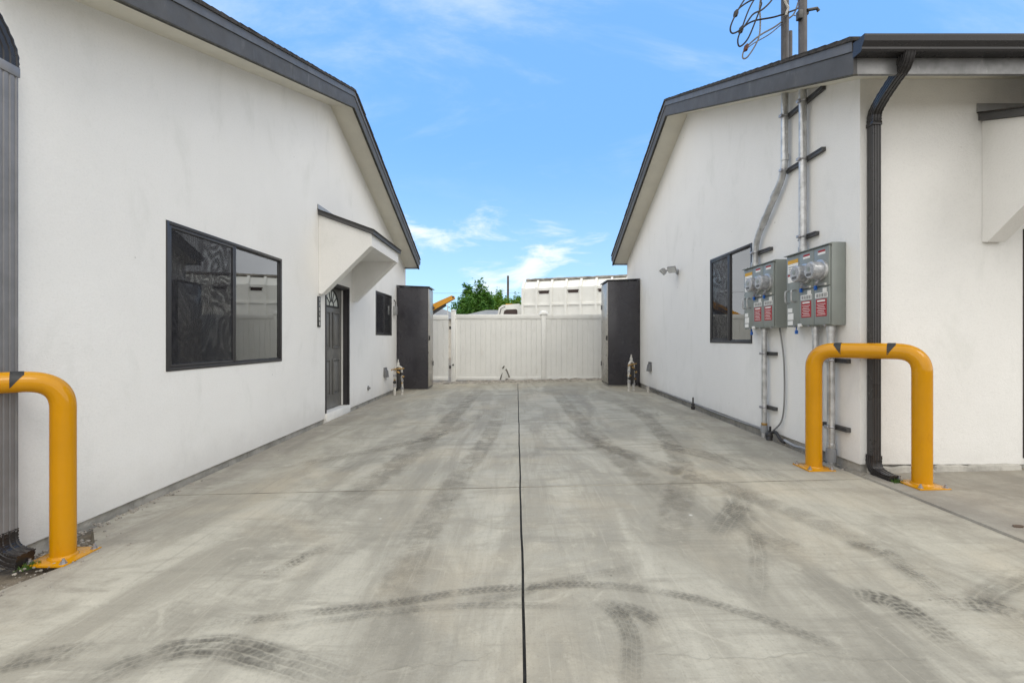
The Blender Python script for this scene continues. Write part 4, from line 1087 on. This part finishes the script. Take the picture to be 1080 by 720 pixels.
# truck cab
ck = thing('truck_cab', 'white truck cab with a dark side window left of the ribbed trailer', 'truck', (0, 0, 0))
m = MB(); m.prism([(-1.0, .7), (-1.0, 2.0), (-.86, 2.72), (-.70, 2.86), (.10, 2.93), (.24, 2.85), (.24, .7)], 21.9, 24.1, lambda u, n, z: Vector((u, n, z)), 'uz'); m.build('body', M['trailer'], ck)
m = MB(); m.prism([(-.72, 2.05), (-.60, 2.58), (-.50, 2.64), (-.02, 2.66), (.03, 2.6), (.03, 2.05)], 21.88, 21.897, lambda u, n, z: Vector((u, n, z)), 'uz'); m.build('side_window', M['slot'], ck)
m = MB(); m.tube([(-.86, 21.86, 2.0), (-.84, 21.83, 2.3), (-.76, 21.8, 2.68), (-.55, 21.8, 2.78)], .02, 6); m.build('mirror_arm', M['cable'], ck)
m = MB(); m.box(-.55, -.2, 22.8, 23.1, 2.94, 2.99); m.build('marker_light', M['boom'], ck)
for x in (-.55,):
    m = MB(); m.tube([(x, 21.92, .38), (x, 22.2, .38)], .48, 20); m.tube([(x, 23.8, .38), (x, 24.08, .38)], .48, 20); m.build('wheel', M['rubber'], ck)
# excavator boom
ex = thing('excavator', 'yellow machine boom reaching up behind the fence beside the black cabinet', 'excavator', (-6.5, 24, 0))
m = MB(); m.prism([(-6.9, 1.3), (-6.2, 1.75), (-4.45, 2.68), (-3.75, 3.08), (-3.26, 3.36), (-3.29, 3.47), (-3.42, 3.50), (-4.05, 3.22), (-4.6, 2.96), (-6.3, 2.1), (-7.0, 1.6)], 23.8, 24.2, lambda u, n, z: Vector((u, n, z)), 'uz'); m.build('boom', M['boom'], ex, smooth=False)
m = MB(); m.prism([(-6.2, 1.74), (-4.45, 2.67), (-3.75, 3.07), (-3.72, 2.98), (-4.4, 2.55), (-6.2, 1.6)], 23.84, 24.16, lambda u, n, z: Vector((u, n, z)), 'uz'); m.tube([(-3.33, 23.78, 3.42), (-3.33, 24.22, 3.42)], .05, 12); m.tube([(-6.0, 23.77, 2.0), (-4.3, 23.77, 2.88)], .045, 8); m.build('hydraulic_ram', M['cable'], ex)
m = MB(); m.box(-9.2, -6.6, 23.0, 25.2, .6, 1.7, bev=.08); m.build('body', M['boom'], ex)
for y in (22.9, 24.8):
    m = MB(); m.box(-9.6, -6.2, y, y+.5, -.1, .59, bev=.2); m.build('track', M['rubber'], ex)
# houses with low grey roofs
def far_house(x0, x1, y, ze, zr, inset, label):
    r = thing('bungalow', label, 'house', ((x0+x1)/2, y+4, 0), 'bungalows beyond the fence')
    m = MB(); m.box(x0+.3, x1-.3, y+.3, y+7.7, -.2, ze); m.build('wall', M['beigewall'], r)
    m = MB(); cx0, cx1 = x0+inset, x1-inset
    v = [Vector(p) for p in ((x0, y, ze), (x1, y, ze), (x1, y+8, ze), (x0, y+8, ze), (cx0, y+4, zr), (cx1, y+4, zr))]
    for f in ((0, 1, 5, 4), (1, 2, 5), (2, 3, 4, 5), (3, 0, 4), (0, 3, 2, 1)): m.face([v[i] for i in f])
    m.build('roof', M['greyroof'], r, smooth=False)
    m = MB(); m.box(x0+2.5, x0+4.2, y+.25, y+.298, 1.0, 2.2); m.build('window', M['slot'], r)
far_house(-10.5, -3.6, 34, 2.75, 4.0, 3.2, 'low bungalow with a grey hipped roof behind the yellow boom')
far_house(-5.2, 1.2, 40, 3.2, 4.05, 2.2, 'low bungalow with a flat grey roof line in front of the trees')
# utility pole, overhead wire
m = MB(); m.tube([(-1.15, 60, -.3), (-1.15, 60, 9.6)], [.17, .13], 10); up = thing('utility_pole', 'dark timber utility pole rising between the trees and trailer', 'pole', (-1.15, 60, 0)); m.build('shaft', M['pole'], up)
m = MB(); m.tube([(x, 62, 7.5+.002*(x+6)**2*.25) for x in range(-40, 41, 4)], .014, 5); tag(m.build('overhead_wire', M['cable']), 'thin overhead wire crossing the sky above the trees', 'wire')
m = MB(); m.tube([(-4.55, 30, 0), (-4.55, 30, 3.5)], .035, 6); tag(m.build('roof_pipe', M['galv']), 'slender grey standpipe under the tip of the yellow boom', 'pipe')

def tree(name, label, x, y, h, blobs, mat, nleaf, ls, seed):
    rnd = random.Random(seed)
    root = thing(name, label, 'tree', (x, y, -.1), 'trees beyond the fence')
    m = MB(); m.tube([(x, y, -.15), (x+.05, y, h*.25), (x-.03, y, h*.45), (x+.05, y, h*.8)], [.16, .13, .10, .03], 8)
    for (bx, bz, rx, rz) in blobs: m.tube([(x, y, h*.3), (x+bx*.5, y+rnd.uniform(-.4, .4), h*.3+(bz-h*.3)*.6), (x+bx, y, bz)], [.07, .05, .015], 6)
    m.build('trunk', M['bark'], root)
    m = MB(); bm = m.bm
    for (bx, bz, rx, rz) in blobs:
        cl = [(rnd.gauss(0, .42), rnd.gauss(0, .42), rnd.gauss(0, .42)) for _ in range(14)]
        for i in range(int(nleaf*rx*rz)):
            c = cl[rnd.randrange(14)]
            px, py, pz = c[0]+rnd.gauss(0, .25), c[1]+rnd.gauss(0, .25), c[2]+rnd.gauss(0, .25)
            p = Vector((x+bx+px*rx, y+py*rx, bz+pz*rz))
            a = Vector((rnd.gauss(0, 1), rnd.gauss(0, 1), rnd.gauss(0, .7))).normalized(); b = a.orthogonal().normalized()
            b = (Matrix.Rotation(rnd.uniform(0, 6.28), 3, a) @ b); s = ls*rnd.uniform(.6, 1.3)
            bm.faces.new([bm.verts.new(q) for q in (p-a*s, p+b*s*.45, p+a*s, p-b*s*.45)])
    m.build('crown', mat, root, smooth=False)
tree('broadleaf_tree', 'tall deep green tree with a ragged crown nearest the yellow boom', -4.4, 46, 6.8, [(-.9, 4.4, 1.3, 1.3), (.2, 5.2, 1.1, 1.5), (1.0, 4.6, 1.0, 1.3), (-.3, 3.6, 1.8, 1.1), (1.5, 5.3, .5, .7), (-.5, 6.0, .5, .6)], M['leaf_a'], 1500, .15, 3)
tree('broadleaf_tree', 'rounded bright green tree just left of the utility pole', -2.0, 50, 5.6, [(-.7, 4.4, 1.2, 1.1), (.3, 5.1, 1.0, 1.0), (1.1, 4.8, 1.1, 1.0), (-.2, 3.7, 1.7, 1.0), (1.9, 4.9, .8, .8)], M['leaf_b'], 1700, .15, 5)
tree('broadleaf_tree', 'small dark green tree between the utility pole and the trailer', .1, 54, 5.7, [(.2, 4.9, .7, .9), (.7, 4.3, .9, .8), (-.3, 4.2, .7, .6)], M['leaf_a'], 1500, .15, 8)
tree('broadleaf_tree', 'low bright shrub-like tree under the utility pole beside the cab', -1.0, 44, 4.2, [(-.5, 3.0, .9, .8), (.4, 3.1, .8, .7)], M['leaf_b'], 900, .15, 9)

# ================================================================ SKY, SUN, CAMERA
SEED1 = (3.3, 2.2, .9); SEED2 = (6.55, 5.3, 0)
SUN = Vector((.50, -.62, .78)).normalized()
el = math.asin(SUN.z); rot = math.atan2(SUN.x, SUN.y)
wd = bpy.data.worlds.new('World'); S.world = wd; wd.use_nodes = True
wd.node_tree.nodes.clear(); nt = NT(wd.node_tree); L = wd.node_tree.links.new
sk = nt.n('ShaderNodeTexSky', sky_type='NISHITA', sun_disc=False)
sk.sun_elevation = el; sk.sun_rotation = rot; sk.air_density = 1.0; sk.dust_density = .6; sk.ozone_density = 1.2
dirv = nt.n('ShaderNodeTexCoord').outputs['Generated']
sep = nt.n('ShaderNodeSeparateXYZ'); L(dirv, sep.inputs[0])
zz = nt.math('MAXIMUM', sep.outputs[2], .0)
# project onto a cloud deck
den = nt.math('ADD', zz, .10)
cb_ = nt.n('ShaderNodeCombineXYZ'); L(nt.math('DIVIDE', sep.outputs[0], den), cb_.inputs[0]); L(nt.math('DIVIDE', sep.outputs[1], den), cb_.inputs[1])
pv = cb_.outputs[0]
n1 = nt.noise(nt.mapping(dirv, (4.2, 4.2, 15.0), (0, 0, 0), SEED1), 1.0, 9, .60, .45)
n2 = nt.noise(nt.mapping(pv, (.45, .95, 1), (0, 0, R(24)), SEED2), 1.25, 9, .64, .8)
lowm = nt.math('MULTIPLY', nt.ramp(sep.outputs[2], (.22, .33, 1, 0)), nt.ramp(sep.outputs[2], (.02, .12, .35, 1)))
puff = nt.math('MULTIPLY', nt.ramp(n1, (.52, .71, 0, .85)), lowm)
wisp = nt.math('MULTIPLY', nt.ramp(n2, (.46, .76, 0, .55)), nt.ramp(sep.outputs[2], (.25, .5, 0, 1)))
cl = nt.math('MAXIMUM', puff, wisp)
skc = nt.mix(1.0, sk.outputs[0], (1.5, 1.98, 2.15), 'MULTIPLY')
grad = nt.mix(nt.ramp(sep.outputs[2], (.0, .42, 0, 1)), (3.7, 5.7, 8.0), (1.68, 3.9, 8.1))
c1 = nt.mix(.82, skc, grad)
c2 = nt.mix(cl, c1, (7.9, 8.3, 8.8))
# broken overcast over the houses and behind the camera, clear blue only towards the fence
side = nt.math('MULTIPLY', nt.math('MAXIMUM', nt.math('SUBTRACT', nt.math('ABSOLUTE', sep.outputs[0]), .25), 0), 5.0)
side = nt.math('MULTIPLY', side, nt.ramp(sep.outputs[2], (.16, .42, 1, 0)))
ov = nt.math('SUBTRACT', nt.math('ADD', sep.outputs[1], nt.math('MULTIPLY', nt.math('SUBTRACT', n2, .5), .35)), side)
ovm = nt.ramp(ov, (.02, .46, 1, 0))
n3 = nt.noise(nt.mapping(dirv, (1, 1, 1.6), (0, 0, 0), (2.2, 1.1, .3)), 2.4, 7, .6, .5)
oc = nt.mix(nt.ramp(n3, (.32, .66, 0, 1)), (9.6, 9.55, 9.25), (15.6, 15.5, 15.0))
oc = nt.mix(nt.ramp(sep.outputs[1], (-.9, .1, .48, 0)), oc, (7.2, 7.1, 6.9))
oc = nt.mix(nt.ramp(sep.outputs[1], (.25, .8, 0, .75)), oc, (4.7, 4.9, 5.3))
c2 = nt.mix(ovm, c2, oc)
bg = nt.n('ShaderNodeBackground'); L(c2, bg.inputs[0]); bg.inputs[1].default_value = .10
wo = nt.n('ShaderNodeOutputWorld'); L(bg.outputs[0], wo.inputs[0])

sl = bpy.data.lights.new('sun', 'SUN'); sl.energy = .5; sl.angle = R(24); sl.color = (1, .95, .87)
so_ = bpy.data.objects.new('sun', sl); COL.objects.link(so_); so_.rotation_euler = (-SUN).to_track_quat('-Z', 'Y').to_euler(); so_.location = (6, -8, 12)

cam = bpy.data.cameras.new('camera'); co = bpy.data.objects.new('camera', cam); COL.objects.link(co)
co.location = (0, 0, 1.2); co.rotation_euler = (R(90), 0, 0)
cam.sensor_fit = 'HORIZONTAL'; cam.sensor_width = 36; cam.lens = 16.0
cam.shift_x = -5/1080; cam.shift_y = -2/1080
cam.clip_start = .05; cam.clip_end = 3000
S.camera = co
S.view_settings.view_transform = 'Standard'; S.view_settings.look = 'None'
S.view_settings.exposure = 0.48; S.view_settings.gamma = 1; S.view_settings.use_curve_mapping = False
S.render.engine = 'CYCLES'
S.cycles.max_bounces = 8; S.cycles.transparent_max_bounces = 24
